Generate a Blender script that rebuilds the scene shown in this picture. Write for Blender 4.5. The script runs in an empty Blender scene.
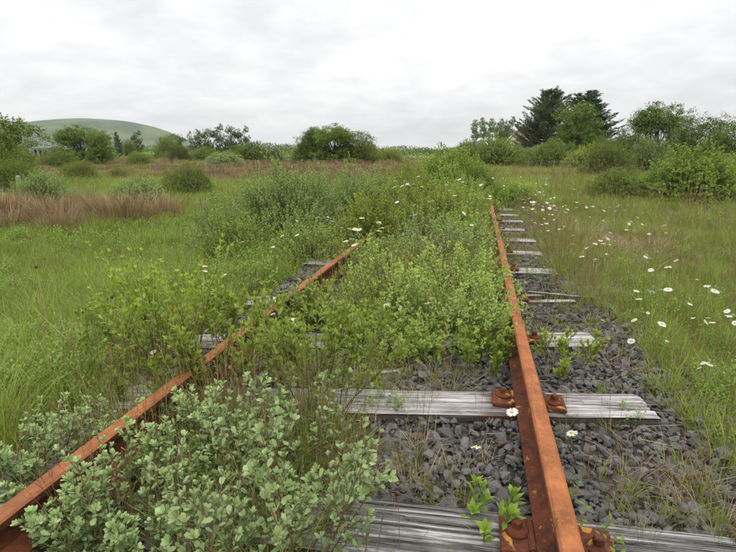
import bpy, bmesh, math, random
import numpy as np
from mathutils import Vector, Matrix, Euler, noise as mnoise

R = math.radians
SC = bpy.context.scene
COL = SC.collection
rng = np.random.default_rng(7)
random.seed(7)

# ------------------------------------------------------------------ camera
F_PX, YAW, PITCH = 500.0, R(12.15), R(13.95)
CAM = np.array([0.53, 0.0, 1.228])
cd = bpy.data.cameras.new('camera'); cam = bpy.data.objects.new('camera', cd); COL.objects.link(cam)
cd.sensor_fit = 'HORIZONTAL'; cd.sensor_width = 36.0; cd.lens = 36.0 * F_PX / 736.0
cd.clip_start = 0.05; cd.clip_end = 20000
cam.location = CAM; cam.rotation_euler = (R(90) - PITCH, 0, YAW)
SC.camera = cam
_cy, _sy, _cp, _sp = math.cos(YAW), math.sin(YAW), math.cos(PITCH), math.sin(PITCH)
FW = np.array([-_sy*_cp, _cy*_cp, -_sp]); RT = np.array([_cy, _sy, 0.0]); UP = np.cross(RT, FW)

# ------------------------------------------------------------------ world, sun, exposure
SUN_EL, SUN_AZ = R(52), R(150)
w = bpy.data.worlds.new('World'); SC.world = w; w.use_nodes = True
nt = w.node_tree; nt.nodes.clear()
def N(nt, t, **k):
    n = nt.nodes.new(t)
    for a, b in k.items(): setattr(n, a, b)
    return n
out = N(nt, 'ShaderNodeOutputWorld'); mix = N(nt, 'ShaderNodeMixShader')
b1 = N(nt, 'ShaderNodeBackground'); b2 = N(nt, 'ShaderNodeBackground')
sky = N(nt, 'ShaderNodeTexSky', sky_type='NISHITA', sun_disc=False, sun_elevation=SUN_EL, sun_rotation=SUN_AZ)
nt.links.new(sky.outputs[0], b1.inputs[0]); b1.inputs[1].default_value = 0.1
tc = N(nt, 'ShaderNodeTexCoord'); sep = N(nt, 'ShaderNodeSeparateXYZ'); nt.links.new(tc.outputs['Generated'], sep.inputs[0])
def M(nt, op, a, b=None, c=None, clamp=False):
    n = N(nt, 'ShaderNodeMath', operation=op, use_clamp=clamp)
    for i, v in enumerate((a, b, c)):
        if v is None: continue
        if isinstance(v, (int, float)): n.inputs[i].default_value = v
        else: nt.links.new(v, n.inputs[i])
    return n.outputs[0]
zc = M(nt, 'MAXIMUM', sep.outputs[2], 0.0)
den = M(nt, 'ADD', zc, 0.26)
cx = M(nt, 'DIVIDE', sep.outputs[0], den); cyy = M(nt, 'DIVIDE', sep.outputs[1], den)
comb = N(nt, 'ShaderNodeCombineXYZ'); nt.links.new(cx, comb.inputs[0]); nt.links.new(cyy, comb.inputs[1])
def cloud(scale, detail, rough, loc):
    mp = N(nt, 'ShaderNodeMapping'); mp.inputs['Location'].default_value = loc; nt.links.new(comb.outputs[0], mp.inputs[0])
    t = N(nt, 'ShaderNodeTexNoise'); t.inputs['Scale'].default_value = scale; t.inputs['Detail'].default_value = detail
    t.inputs['Roughness'].default_value = rough; t.inputs['Distortion'].default_value = 0.15
    nt.links.new(mp.outputs[0], t.inputs['Vector']); return t.outputs[0]
c1 = cloud(1.1, 8, 0.5, (3.1, 1.7, 0)); c2 = cloud(4.2, 7, 0.55, (0.4, 5.2, 0))
cs = M(nt, 'ADD', M(nt, 'MULTIPLY', c1, 0.60), M(nt, 'MULTIPLY', c2, 0.40))
ramp = N(nt, 'ShaderNodeValToRGB'); nt.links.new(cs, ramp.inputs[0])
e = ramp.color_ramp.elements
e[0].position = 0.36; e[0].color = (0.73, 0.735, 0.745, 1)
e[1].position = 0.60; e[1].color = (0.97, 0.968, 0.96, 1)
m_ = ramp.color_ramp.elements.new(0.50); m_.color = (0.865, 0.867, 0.87, 1)
# the luminance of an overcast sky rises from the horizon to the zenith
lum = M(nt, 'ADD', 0.945, M(nt, 'MULTIPLY', M(nt, 'POWER', zc, 1.5), 1.75))
vm = N(nt, 'ShaderNodeVectorMath', operation='SCALE'); nt.links.new(ramp.outputs[0], vm.inputs[0]); nt.links.new(lum, vm.inputs['Scale'])
nt.links.new(vm.outputs[0], b2.inputs[0]); b2.inputs[1].default_value = 1.0
mix.inputs[0].default_value = 0.96
nt.links.new(b1.outputs[0], mix.inputs[1]); nt.links.new(b2.outputs[0], mix.inputs[2]); nt.links.new(mix.outputs[0], out.inputs[0])
sl = bpy.data.lights.new('sun', 'SUN'); sl.energy = 0.9; sl.angle = R(14); sl.color = (1.0, 0.94, 0.84)
so = bpy.data.objects.new('sun', sl); COL.objects.link(so)
sd = Vector((math.sin(SUN_AZ)*math.cos(SUN_EL), math.cos(SUN_AZ)*math.cos(SUN_EL), math.sin(SUN_EL)))
so.rotation_euler = sd.to_track_quat('Z', 'Y').to_euler()
SC.view_settings.view_transform = 'Standard'; SC.view_settings.look = 'None'
SC.view_settings.exposure = 0.12; SC.view_settings.gamma = 1.0
SC.render.engine = 'CYCLES'
SC.cycles.max_bounces = 5; SC.cycles.diffuse_bounces = 3; SC.cycles.transmission_bounces = 3; SC.cycles.volume_bounces = 0

# ------------------------------------------------------------------ picture to place
def ray(px, py):
    d = FW + RT*((px-368)/F_PX) + UP*((276-py)/F_PX); return d
def pt(px, py, y):                       # the point seen at a pixel, y metres ahead
    d = ray(px, py); return CAM + d*(y/d[1])
def pz(px, py, z):                       # the point seen at a pixel, at height z
    d = ray(px, py); return CAM + d*((z-CAM[2])/d[2])
def ss(a, b, x):
    t = np.clip((x-a)/(b-a), 0, 1); return t*t*(3-2*t)
_ph = np.random.default_rng(3).uniform(0, 6.28, (10, 2)); _an = np.random.default_rng(4).uniform(0, 6.28, 10)
def wav(x, y, L, k=6, seed=0):
    s = 0
    for i in range(k):
        a = _an[(i+seed) % 10] + i*1.3 + seed; q = 6.283/(L*(0.6+0.22*i))
        s = s + np.sin((x*math.cos(a)+y*math.sin(a))*q + _ph[(i+seed) % 10, 0])
    return s/k
def zt(x, y):
    x = np.asarray(x, float); y = np.asarray(y, float)
    near = 1-ss(26, 60, y)
    bed = -0.10
    z = bed + ss(1.75, 3.0, x)*(-0.16) + ss(-1.55, -3.6, -np.abs(x)*0+x*0)*0
    left = ss(1.45, 4.8, -x)*(-0.52)
    z = z + left
    z = z*near + (1-near)*(-0.50)
    off = ss(1.8, 3.5, np.abs(x))
    z = z + off*(0.045*wav(x, y, 2.2) + 0.10*wav(x, y, 9, seed=2)*ss(4, 14, y)) + ss(30, 90, y)*0.35*wav(x, y, 45, seed=4)
    d = np.hypot(x, y)
    z = z + ss(120, 420, d)*3.4*(0.75+0.35*wav(x, y, 260, seed=1)) + ss(500, 2600, d)*3.0*(1+wav(x, y, 900, seed=5))
    return z
def g(x, y): return float(zt(x, y))
def ground_at(px, py):
    z = -0.3
    for _ in range(40):
        p = pz(px, py, z); z = 0.5*z + 0.5*g(p[0], p[1])
    return p
def gx(px, y):                           # on the ground, y metres ahead, under pixel column px
    p = pt(px, 152+600/ max(y, 1), y); return np.array([p[0], p[1], g(p[0], p[1])])

# ------------------------------------------------------------------ mesh builder
class MB:
    def __init__(s): s.v = []; s.f = []; s.c = []; s.m = []; s.n = 0
    def add(s, V, Fs, var=0.5, mat=0):
        V = np.asarray(V, float).reshape(-1, 3); n = len(V)
        s.v.append(V); s.c.append(np.broadcast_to(np.asarray(var, float), (n,)).copy())
        if not isinstance(Fs, list): Fs = [Fs]
        for Fa in Fs:
            Fa = np.asarray(Fa, int); s.f.append(Fa+s.n); s.m.append(np.full(len(Fa), mat))
        s.n += n; return s
    def mesh(s, name, mats, smooth=False):
        V = np.concatenate(s.v); C = np.concatenate(s.c); me = bpy.data.meshes.new(name)
        me.vertices.add(len(V)); me.vertices.foreach_set('co', V.astype(np.float32).ravel())
        tot = np.concatenate([np.full(len(a), a.shape[1]) for a in s.f]); idx = np.concatenate([a.ravel() for a in s.f])
        st = np.concatenate([[0], np.cumsum(tot)[:-1]])
        me.loops.add(len(idx)); me.loops.foreach_set('vertex_index', idx.astype(np.int32))
        me.polygons.add(len(tot)); me.polygons.foreach_set('loop_start', st.astype(np.int32))
        try: me.polygons.foreach_set('loop_total', tot.astype(np.int32))
        except Exception: pass
        me.polygons.foreach_set('material_index', np.concatenate(s.m).astype(np.int32))
        me.polygons.foreach_set('use_smooth', np.full(len(tot), smooth))
        a = me.attributes.new('var', 'FLOAT', 'POINT'); a.data.foreach_set('value', C.astype(np.float32))
        for m in (mats if isinstance(mats, (list, tuple)) else [mats]): me.materials.append(m)
        me.update(calc_edges=True); return me
def link(name, data, parent=None, loc=(0, 0, 0), rot=(0, 0, 0), scl=(1, 1, 1)):
    o = bpy.data.objects.new(name, data); COL.objects.link(o); o.location = loc; o.rotation_euler = rot
    o.scale = scl if not isinstance(scl, (int, float)) else (scl,)*3
    if parent: o.parent = parent
    return o
def tag(o, label=None, cat=None, group=None, kind=None):
    if label: o['label'] = label
    if cat: o['category'] = cat
    if group: o['group'] = group
    if kind: o['kind'] = kind
    return o
def thing(name, label, cat, loc=(0, 0, 0), rz=0, scl=1, group=None):
    o = link(name, None, None, loc, (0, 0, rz), scl); o.empty_display_size = 0.1
    return tag(o, label, cat, group)
def copy_tree(o, loc=None, rz=None, scl=None, label=None, group=None, rot=None):
    r = o.copy(); COL.objects.link(r)
    if loc is not None: r.location = loc
    if rz is not None: r.rotation_euler = (0, 0, rz)
    if rot is not None: r.rotation_euler = rot
    if scl is not None: r.scale = scl if not isinstance(scl, (int, float)) else (scl,)*3
    if label: r['label'] = label
    if group: r['group'] = group
    for ch in KIDS(o):
        c = ch.copy(); COL.objects.link(c); c.parent = r
        for gch in KIDS(ch):
            d = gch.copy(); COL.objects.link(d); d.parent = c
    return r
def KIDS(o): return list(o.children)

def unit(a): return a/np.maximum(np.linalg.norm(a, axis=-1, keepdims=True), 1e-9)
def segs(mb, A, B, ra, rb, k=4, var=0.5, mat=0):
    A = np.asarray(A, float); B = np.asarray(B, float); n = len(A)
    if n == 0: return
    ra = np.broadcast_to(ra, (n,)); rb = np.broadcast_to(rb, (n,))
    D = unit(B-A); ref = np.where(np.abs(D[:, 2:3]) > .9, [[1., 0, 0]], [[0, 0, 1.]])
    U = unit(np.cross(D, ref)); W_ = np.cross(D, U)
    an = np.arange(k)*2*math.pi/k
    ring = U[:, None, :]*np.cos(an)[None, :, None] + W_[:, None, :]*np.sin(an)[None, :, None]
    V = np.concatenate([A[:, None]+ring*ra[:, None, None], B[:, None]+ring*rb[:, None, None]], 1).reshape(-1, 3)
    base = (np.arange(n)*2*k)[:, None]; f = []
    for i in range(k):
        j = (i+1) % k; f.append(base+np.array([[i, j, k+j, k+i]]))
    vv = np.broadcast_to(np.asarray(var, float), (n,)); mb.add(V, np.concatenate(f), np.repeat(vv, 2*k), mat)
def poly(mb, P, r0, r1, k=5, var=0.5, mat=0):
    P = np.asarray(P, float); n = len(P)-1; r = np.linspace(r0, r1, n+1)
    segs(mb, P[:-1], P[1:], r[:-1], r[1:], k, var, mat)

OBO = np.array([(0, 0, 0), (.30, -.62, .03), (.32, 0, 0), (.30, .62, .03), (.77, -.84, .012), (.76, 0, -.015), (.77, .84, .012), (1, 0, -.06)])
LAN = np.array([(0, 0, 0), (.28, -.80, .04), (.28, 0, 0), (.28, .80, .04), (.64, -.88, .02), (.62, 0, -.02), (.64, .88, .02), (1, 0, -.12)])
HI_Q = np.array([(1, 2, 5, 4), (2, 3, 6, 5)]); HI_T = np.array([(0, 2, 1), (0, 3, 2), (4, 5, 7), (5, 6, 7)])
LO = np.array([(0, 0, 0), (.5, -1, .07), (1, 0, -.06), (.5, 1, .07)]); LO_T = np.array([(0, 1, 2), (0, 2, 3)])
def leaves(mb, P, D, Nn, L, W, var, mat=0, shape=None):
    n = len(P)
    if n == 0: return
    D = unit(D); S = unit(np.cross(D, Nn)); Nn = np.cross(S, D)
    T = LO if shape is None else shape
    L = np.broadcast_to(L, (n,))[:, None, None]; W = np.broadcast_to(W, (n,))[:, None, None]
    V = P[:, None] + D[:, None]*(T[None, :, 0:1]*L) + S[:, None]*(T[None, :, 1:2]*W*.5) + Nn[:, None]*(T[None, :, 2:3]*L)
    k = len(T); base = (np.arange(n)*k)[:, None, None]
    fs = [(base+LO_T[None]).reshape(-1, 3)] if shape is None else [(base+HI_Q[None]).reshape(-1, 4), (base+HI_T[None]).reshape(-1, 3)]
    mb.add(V.reshape(-1, 3), fs, np.repeat(np.broadcast_to(var, (n,)), k), mat)
def blades(mb, B, az, lean, h, wd, var, mat=0, droop=0.0, ns=3):
    n = len(B); out_ = np.stack([np.cos(az), np.sin(az), 0*az], 1); side = np.stack([-np.sin(az+rng.normal(0, .8, n)), np.cos(az), 0*az], 1)
    side = unit(side); V = []
    for i in range(ns+1):
        t = i/ns; c = B + out_*(lean*t**1.8)[:, None] + np.array([0, 0, 1.])*(h*(t-droop*t**3))[:, None]
        if i < ns:
            ww = (wd*(1-.75*t)*.5)[:, None]; V += [c-side*ww, c+side*ww]
        else: V.append(c)
    V = np.stack(V, 1); k = V.shape[1]; base = (np.arange(n)*k)[:, None]
    q = np.concatenate([base+np.array([[2*i, 2*i+1, 2*i+3, 2*i+2]]) for i in range(ns-1)]) if ns > 1 else None
    t_ = base+np.array([[2*ns-2, 2*ns-1, 2*ns]])
    mb.add(V.reshape(-1, 3), [q, t_] if q is not None else [t_], np.repeat(var, k), mat)

# ------------------------------------------------------------------ materials
def mat(name):
    m = bpy.data.materials.new(name); m.use_nodes = True; t = m.node_tree; t.nodes.clear()
    o = N(t, 'ShaderNodeOutputMaterial'); return m, t, o
def mixc(t, fac, a, b, mode='MIX'):
    n = N(t, 'ShaderNodeMix', data_type='RGBA', blend_type=mode)
    if isinstance(fac, (int, float)): n.inputs[0].default_value = fac
    else: t.links.new(fac, n.inputs[0])
    for i, v in ((6, a), (7, b)):
        if isinstance(v, tuple): n.inputs[i].default_value = (*v[:3], 1)
        else: t.links.new(v, n.inputs[i])
    return n.outputs[2]
def tex(t, scale, detail=5, rough=.6, coord='Object', sv=None, dist=0, kind='ShaderNodeTexNoise'):
    tcn = N(t, 'ShaderNodeTexCoord'); src = tcn.outputs[coord]
    if coord == 'Object':                # each object gets its own stretch of the pattern
        oi = N(t, 'ShaderNodeObjectInfo'); cb = N(t, 'ShaderNodeCombineXYZ'); va = N(t, 'ShaderNodeVectorMath', operation='ADD')
        q = M(t, 'MULTIPLY', oi.outputs['Random'], 37.0); t.links.new(q, cb.inputs[0]); t.links.new(q, cb.inputs[1]); t.links.new(src, va.inputs[0]); t.links.new(cb.outputs[0], va.inputs[1]); src = va.outputs[0]
    mp = N(t, 'ShaderNodeMapping'); t.links.new(src, mp.inputs[0])
    if sv: mp.inputs['Scale'].default_value = sv
    n = N(t, kind); n.inputs['Scale'].default_value = scale
    if kind == 'ShaderNodeTexNoise':
        n.inputs['Detail'].default_value = detail; n.inputs['Roughness'].default_value = rough; n.inputs['Distortion'].default_value = dist
    t.links.new(mp.outputs[0], n.inputs['Vector']); return n.outputs[0]
def mr(t, v, a, b, c=0., d=1.):
    n = N(t, 'ShaderNodeMapRange'); t.links.new(v, n.inputs[0])
    for i, x in enumerate((a, b, c, d)): n.inputs[i+1].default_value = x
    return n.outputs[0]
def leafmat(name, lo, hi, transl=.35, rough=.55, dead=None, tcol=None):
    m, t, o = mat(name)
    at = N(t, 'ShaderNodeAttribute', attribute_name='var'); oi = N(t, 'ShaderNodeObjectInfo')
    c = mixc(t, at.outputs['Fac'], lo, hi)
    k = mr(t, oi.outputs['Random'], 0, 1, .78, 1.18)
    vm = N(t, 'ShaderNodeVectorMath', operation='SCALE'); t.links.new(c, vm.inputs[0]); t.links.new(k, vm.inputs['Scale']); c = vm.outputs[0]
    if dead:
        d = M(t, 'GREATER_THAN', at.outputs['Fac'], 1.5); c = mixc(t, d, c, dead)
    p = N(t, 'ShaderNodeBsdfPrincipled'); t.links.new(c, p.inputs['Base Color']); p.inputs['Roughness'].default_value = rough
    p.inputs['Specular IOR Level'].default_value = .35
    tr = N(t, 'ShaderNodeBsdfTranslucent')
    tv = N(t, 'ShaderNodeVectorMath', operation='MULTIPLY'); t.links.new(c, tv.inputs[0]); tv.inputs[1].default_value = tcol or (1.25, 1.3, .7)
    t.links.new(tv.outputs[0], tr.inputs[0])
    mx = N(t, 'ShaderNodeMixShader'); mx.inputs[0].default_value = transl
    t.links.new(p.outputs[0], mx.inputs[1]); t.links.new(tr.outputs[0], mx.inputs[2]); t.links.new(mx.outputs[0], o.inputs[0])
    return m
def surf(name, build, rough=.8, bump=None, bstr=.3, bdist=.01, spec=.3, metal=0.):
    m, t, o = mat(name); p = N(t, 'ShaderNodeBsdfPrincipled'); c = build(t)
    if isinstance(c, tuple): p.inputs['Base Color'].default_value = (*c, 1)
    else: t.links.new(c, p.inputs['Base Color'])
    p.inputs['Roughness'].default_value = rough; p.inputs['Specular IOR Level'].default_value = spec; p.inputs['Metallic'].default_value = metal
    if bump:
        bn = N(t, 'ShaderNodeBump'); bn.inputs['Strength'].default_value = bstr; bn.inputs['Distance'].default_value = bdist
        t.links.new(bump(t), bn.inputs['Height']); t.links.new(bn.outputs[0], p.inputs['Normal'])
    t.links.new(p.outputs[0], o.inputs[0]); return m

STRAW = (.30, .23, .12)
M_GRASS = leafmat('meadow_grass', (0.152, 0.217, 0.027), (0.276, 0.348, 0.049), .3, .5, dead=STRAW)
M_LUSH = leafmat('lush_herb', (0.126, 0.220, 0.030), (0.239, 0.341, 0.052), .3, .5, dead=STRAW)
M_STRAW = leafmat('dry_grass', (.22, .16, .085), (.40, .31, .18), .2, .7)
M_SEED = leafmat('seed_heads', (.26, .20, .10), (.25, .24, .09), .2, .7, dead=(.22, .12, .07))
M_RUSH = leafmat('dead_rush', (0.210, 0.131, 0.075), (0.420, 0.294, 0.173), .15, .7, dead=(.10, .15, .035))
M_HEATH = leafmat('heath', (0.114, 0.067, 0.038), (0.237, 0.147, 0.081), .1, .8, dead=(.12, .16, .045))
M_SALLOW = leafmat('sallow_leaf', (0.113, 0.200, 0.053), (0.352, 0.437, 0.196), .25, .42, dead=(.28, .20, .08), tcol=(1.0, 1.2, .6))
M_YELLOW = leafmat('young_willow_leaf', (0.165, 0.250, 0.038), (0.341, 0.410, 0.076), .38, .45)
M_CREEP = leafmat('creeping_willow_leaf', (0.199, 0.293, 0.054), (0.398, 0.483, 0.126), .3, .5)
M_GREY = leafmat('grey_willow_leaf', (0.186, 0.278, 0.084), (0.343, 0.430, 0.156), .25, .5)
M_OLIVE = leafmat('olive_willow_leaf', (0.179, 0.235, 0.040), (0.325, 0.377, 0.072), .3, .5, dead=(.30, .20, .08))
M_BUSH = leafmat('bush_leaf', (0.125, 0.194, 0.028), (0.250, 0.324, 0.048), .25, .5)
M_BRAM = leafmat('bramble_leaf', (0.132, 0.220, 0.034), (0.309, 0.403, 0.063), .3, .45)
M_DARKB = leafmat('dark_bush_leaf', (0.074, 0.114, 0.024), (0.147, 0.190, 0.040), .2, .55)
M_TREE = leafmat('tree_leaf', (0.082, 0.125, 0.024), (0.184, 0.224, 0.044), .25, .55)
M_OAK = leafmat('bright_tree_leaf', (0.085, 0.158, 0.024), (0.190, 0.270, 0.044), .25, .55)
M_PINE = leafmat('pine_needles', (0.116, 0.145, 0.081), (0.232, 0.271, 0.136), .05, .7)
M_SPR = leafmat('spruce_needles', (0.104, 0.166, 0.100), (0.208, 0.291, 0.146), .05, .7)
M_POP = leafmat('grey_poplar_leaf', (.22, .27, .16), (.36, .42, .26), .25, .6)
M_PETAL = leafmat('white_petal', (.78, .78, .76), (.84, .84, .82), .25, .6, tcol=(1, 1, 1))
M_DISC = surf('yellow_disc', lambda t: (.62, .42, .04), .8)
M_STEMG = surf('green_stem', lambda t: (.12, .17, .05), .6)
M_TWIG = surf('red_brown_twig', lambda t: mixc(t, tex(t, 30), (.10, .055, .032), (.22, .13, .075)), .75)
M_TWIGG = surf('olive_twig', lambda t: mixc(t, tex(t, 30), (.085, .085, .04), (.16, .13, .07)), .75)
M_BARK = surf('bark', lambda t: mixc(t, tex(t, 6, sv=(1, 1, .3)), (.05, .042, .032), (.14, .12, .10)), .9)
M_BARKP = surf('pale_bark', lambda t: mixc(t, tex(t, 6, sv=(1, 1, .3)), (.16, .15, .12), (.32, .31, .27)), .9)

def rustc(t):
    a = tex(t, 6, 9, .75); b = tex(t, 45, 6, .75); s = tex(t, 30, 6, .7, sv=(1, .12, 1))
    c = mixc(t, mr(t, a, .35, .65), (.17, .058, .023), (.40, .140, .048))
    c = mixc(t, mr(t, b, .45, .7, 0, .55), c, (.44, .18, .07))
    c = mixc(t, mr(t, tex(t, 38, 8, .8), .585, .66, 0, .75), c, (.11, .045, .028))
    c = mixc(t, mr(t, tex(t, 3.3, 5, .6), .52, .68, 0, .55), c, (.20, .085, .045))
    return mixc(t, mr(t, s, .50, .70, 0, .7), c, (.17, .065, .035))
def rust_dark(t):
    a = tex(t, 12, 8, .65); b = tex(t, 60, 4, .7)
    c = mixc(t, mr(t, a, .35, .65), (.052, .020, .013), (.15, .045, .022))
    return mixc(t, mr(t, b, .55, .75, 0, .7), c, (.26, .09, .035))
def rust_plate(t):
    c = rust_dark(t); n = tex(t, 13, 5, .5, dist=.6); l = mr(t, n, .60, .64)
    f = mixc(t, tex(t, 90), (.34, .16, .03), (.50, .24, .05)); return mixc(t, l, c, f)
M_RAILTOP = surf('bright_rust', rustc, .75, lambda t: tex(t, 55, 9, .8), .7, .004, .2)
M_RAILWEB = surf('dark_rust', lambda t: mixc(t, mr(t, tex(t, 20, 5, .5, dist=.5), .66, .69, 0, .8), rust_dark(t), (.36, .18, .04)), .85, lambda t: tex(t, 90, 6, .7), .6, .004, .2)
M_PLATE = surf('lichened_rust', rust_plate, .85, lambda t: tex(t, 80, 6, .7), .7, .004, .2)
RAILX = .835
def woodc(lo, hi, dark):
    def f(t):
        a = tex(t, 5, 8, .6, sv=(.35, 5, 5), dist=.15); b = tex(t, 22, 8, .75, sv=(.07, 3.2, 3.2)); c_ = tex(t, 2.2, 5, .55)
        n = mixc(t, mr(t, a, .32, .68), lo, hi)
        n = mixc(t, mr(t, c_, .52, .72, 0, .65), n, (.17, .16, .14))
        n = mixc(t, mr(t, tex(t, 3.1, 6, .65, sv=(.6, 2.2, 1)), .56, .66, 0, .75), n, (.085, .072, .058))
        tcn = N(t, 'ShaderNodeTexCoord'); sx = N(t, 'ShaderNodeSeparateXYZ'); t.links.new(tcn.outputs['Object'], sx.inputs[0]); ab = M(t, 'ABSOLUTE', M(t, 'SUBTRACT', M(t, 'ABSOLUTE', sx.outputs[0]), RAILX))
        st = M(t, 'MULTIPLY', mr(t, ab, .16, .30, 1, 0), mr(t, tex(t, 9, 5, .6), .40, .62)); n = mixc(t, M(t, 'MULTIPLY', st, .75), n, (.16, .075, .04))
        n = mixc(t, mr(t, tex(t, 7, 6, .7), .62, .70, 0, .5), n, (.16, .17, .06))
        return mixc(t, mr(t, b, .525, .585, 0, .97), n, dark)
    return f
WB = lambda t: mr(t, tex(t, 22, 8, .75, sv=(.07, 3.2, 3.2)), .45, .62, 1, 0)
M_WOOD = surf('silvered_timber', woodc((.36, .335, .325), (.66, .63, .62), (.06, .05, .042)), .85, WB, .9, .006, .2)
M_WOODD = surf('grey_wet_timber', woodc((.22, .215, .205), (.46, .45, .43), (.03, .026, .022)), .85, WB, 1.0, .008, .2)
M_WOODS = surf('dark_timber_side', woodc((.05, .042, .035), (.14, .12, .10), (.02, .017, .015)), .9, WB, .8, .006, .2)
def stonec(t):
    oi = N(t, 'ShaderNodeObjectInfo'); n = tex(t, 40, 5, .65)
    c = mixc(t, oi.outputs['Random'], (.045, .044, .046), (.155, .148, .143))
    c = mixc(t, mr(t, n, .5, .75, 0, .5), c, (.22, .22, .20)); c = mixc(t, M(t, 'GREATER_THAN', M(t, 'FRACT', M(t, 'MULTIPLY', oi.outputs['Random'], 7.3)), .90), c, (.13, .10, .08)); return mixc(t, mr(t, tex(t, 1.3, 3), .5, .65, 0, .3), c, (.11, .09, .065))
M_STONE = surf('blue_grey_stone', stonec, .85, lambda t: tex(t, 150, 5, .7), .5, .003, .3)
M_BED = surf('ballast_dirt', lambda t: mixc(t, tex(t, 25, 6, .7), (.028, .025, .022), (.085, .075, .06)), .95, lambda t: tex(t, 40, 6, .7), 1, .02)

def groundc(t):
    geo = N(t, 'ShaderNodeNewGeometry'); s = N(t, 'ShaderNodeSeparateXYZ'); t.links.new(geo.outputs['Position'], s.inputs[0])
    big = tex(t, .035, 6, .6); med = tex(t, .35, 6, .6); fin = tex(t, 3, 6, .7); str_ = tex(t, .02, 5, .6, sv=(.35, 2.2, 1))
    c = mixc(t, mr(t, med, .3, .7), (.075, .11, .028), (.13, .18, .045))
    c = mixc(t, mr(t, fin, .45, .75, 0, .6), c, (.14, .115, .055))
    yb = mr(t, M(t, 'ADD', s.outputs[1], M(t, 'MULTIPLY', tex(t, .12, 4, .6), 26)), 22, 42); ye = mr(t, s.outputs[1], 80, 120, 1, 0)
    br = M(t, 'MULTIPLY', M(t, 'MULTIPLY', yb, ye), mr(t, big, .33, .46))
    bc = mixc(t, mr(t, med, .35, .65), (.125, .070, .042), (.25, .165, .085))
    bc = mixc(t, mr(t, str_, .5, .6), bc, (.115, .13, .045)); c = mixc(t, br, c, bc)
    far = mr(t, s.outputs[1], 110, 170); fc = mixc(t, mr(t, tex(t, .012, 3, .5, sv=(.5, 1.5, 1)), .42, .58), (.085, .13, .03), (.16, .27, .06))
    return mixc(t, far, c, fc)
M_GROUND = surf('field_ground', groundc, .95, lambda t: tex(t, 6, 8, .7), 1, .08, .1)
def hillc(t):
    a = tex(t, .004, 7, .62, sv=(1, 1, 2.5)); b = tex(t, .02, 6, .65)
    c = mixc(t, mr(t, a, .42, .58), (.050, .085, .038), (.11, .155, .06)); return mixc(t, mr(t, b, .5, .72, 0, .7), c, (.10, .10, .07))
M_HILL = surf('hill_grass', hillc, .95, lambda t: tex(t, .02, 8, .7), 1, 8, .05)

# ------------------------------------------------------------------ ground, ballast, hill
def axis(lims):
    a = []
    for lo, hi, st in lims: a += list(np.arange(lo, hi, st))
    return a
ys = [-60, -30, -14, -8, -5, -3]+axis([(-2, 12, .14), (12, 30, .4), (30, 90, 1.6), (90, 300, 9), (300, 1000, 45), (1000, 6400, 400)])
half = axis([(0, 4.5, .14), (4.5, 12, .35), (12, 40, 1.2), (40, 120, 5), (120, 500, 25), (500, 5200, 300)])
xs = [-v for v in half[::-1]][:-1]+half
X, Y = np.meshgrid(np.array(xs, float), np.array(ys, float)); Z = zt(X, Y)
Z = Z - (1-ss(1.35, 1.7, np.abs(X-.1)))*0.05*(Y < 34)      # a trough the ballast fills
ny, nx = X.shape
V = np.stack([X.ravel(), Y.ravel(), Z.ravel()], 1)
ii = (np.arange(ny-1)[:, None]*nx+np.arange(nx-1)[None]).ravel(); Fq = np.stack([ii, ii+1, ii+nx+1, ii+nx], 1)
mb = MB(); mb.add(V, Fq); tag(link('ground', mb.mesh('ground', M_GROUND, True)), kind='structure', label='rough green and brown boggy field on both sides of the old line')
mb = MB(); bx = np.arange(-1.6, 2.31, .07); by = np.arange(-1.5, 32, .12); X, Y = np.meshgrid(bx, by)
edge = ss(1.55, 2.3, X)+ss(1.2, 1.6, -X)
Zb = -0.056 - edge*.12 + .012*wav(X, Y, .35)+.012*wav(X, Y, .8, seed=3)
Zb = np.where(X > 1.7, np.minimum(Zb, zt(X, Y)-.0+.03*(1-ss(1.7, 2.3, X))-.02), Zb)
ny, nx = X.shape; ii = (np.arange(ny-1)[:, None]*nx+np.arange(nx-1)[None]).ravel()
mb.add(np.stack([X.ravel(), Y.ravel(), Zb.ravel()], 1), np.stack([ii, ii+1, ii+nx+1, ii+nx], 1))
BED = tag(link('ballast_bed', mb.mesh('ballast_bed', M_BED, True)), kind='structure', label='bed of dark grey railway ballast under the track')
def zbed(x, y):
    e = float(ss(1.55, 2.3, x)+ss(1.2, 1.6, -x)); z = -0.056-e*.12+.012*float(wav(x, y, .35))+.012*float(wav(x, y, .8, seed=3))
    if x > 1.7: z = min(z, g(x, y)+.03*(1-float(ss(1.7, 2.3, x)))-.02)
    return z

# hill: flat-topped ridge 2.6 km off
HD = 2600.0
prof = [(-330, 150), (-220, 146), (-110, 141), (-40, 136), (0, 134), (20, 132), (40, 127), (55, 122), (75, 120), (100, 119), (122, 120.5), (138, 124), (150, 128.5), (160, 134), (172, 140.5), (186, 146), (205, 150), (240, 153.5)]
pp = [pt(a, b, HD) for a, b in prof]; hx = np.array([p[0] for p in pp]); hz = np.array([p[2] for p in pp])
gxs = np.linspace(hx[0], hx[-1], 150); gys = np.linspace(-1, 1, 60); X, T = np.meshgrid(gxs, gys)
top = np.interp(X, hx, hz); sh = (1-np.abs(T)**1.7)
Yh = HD+T*900 + 60*wav(X, T*900, 700)
Zh = -3+(top+3)*np.where(T < 0, ss(-1, -.05, T)**.8, 1-ss(0, 1, T)) + 5*wav(X, Yh, 240, seed=2)*sh*ss(0, 40, top) + 2.5*wav(X, Yh, 70, seed=4)*sh*ss(0, 40, top)
ny, nx = X.shape; ii = (np.arange(ny-1)[:, None]*nx+np.arange(nx-1)[None]).ravel()
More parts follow.
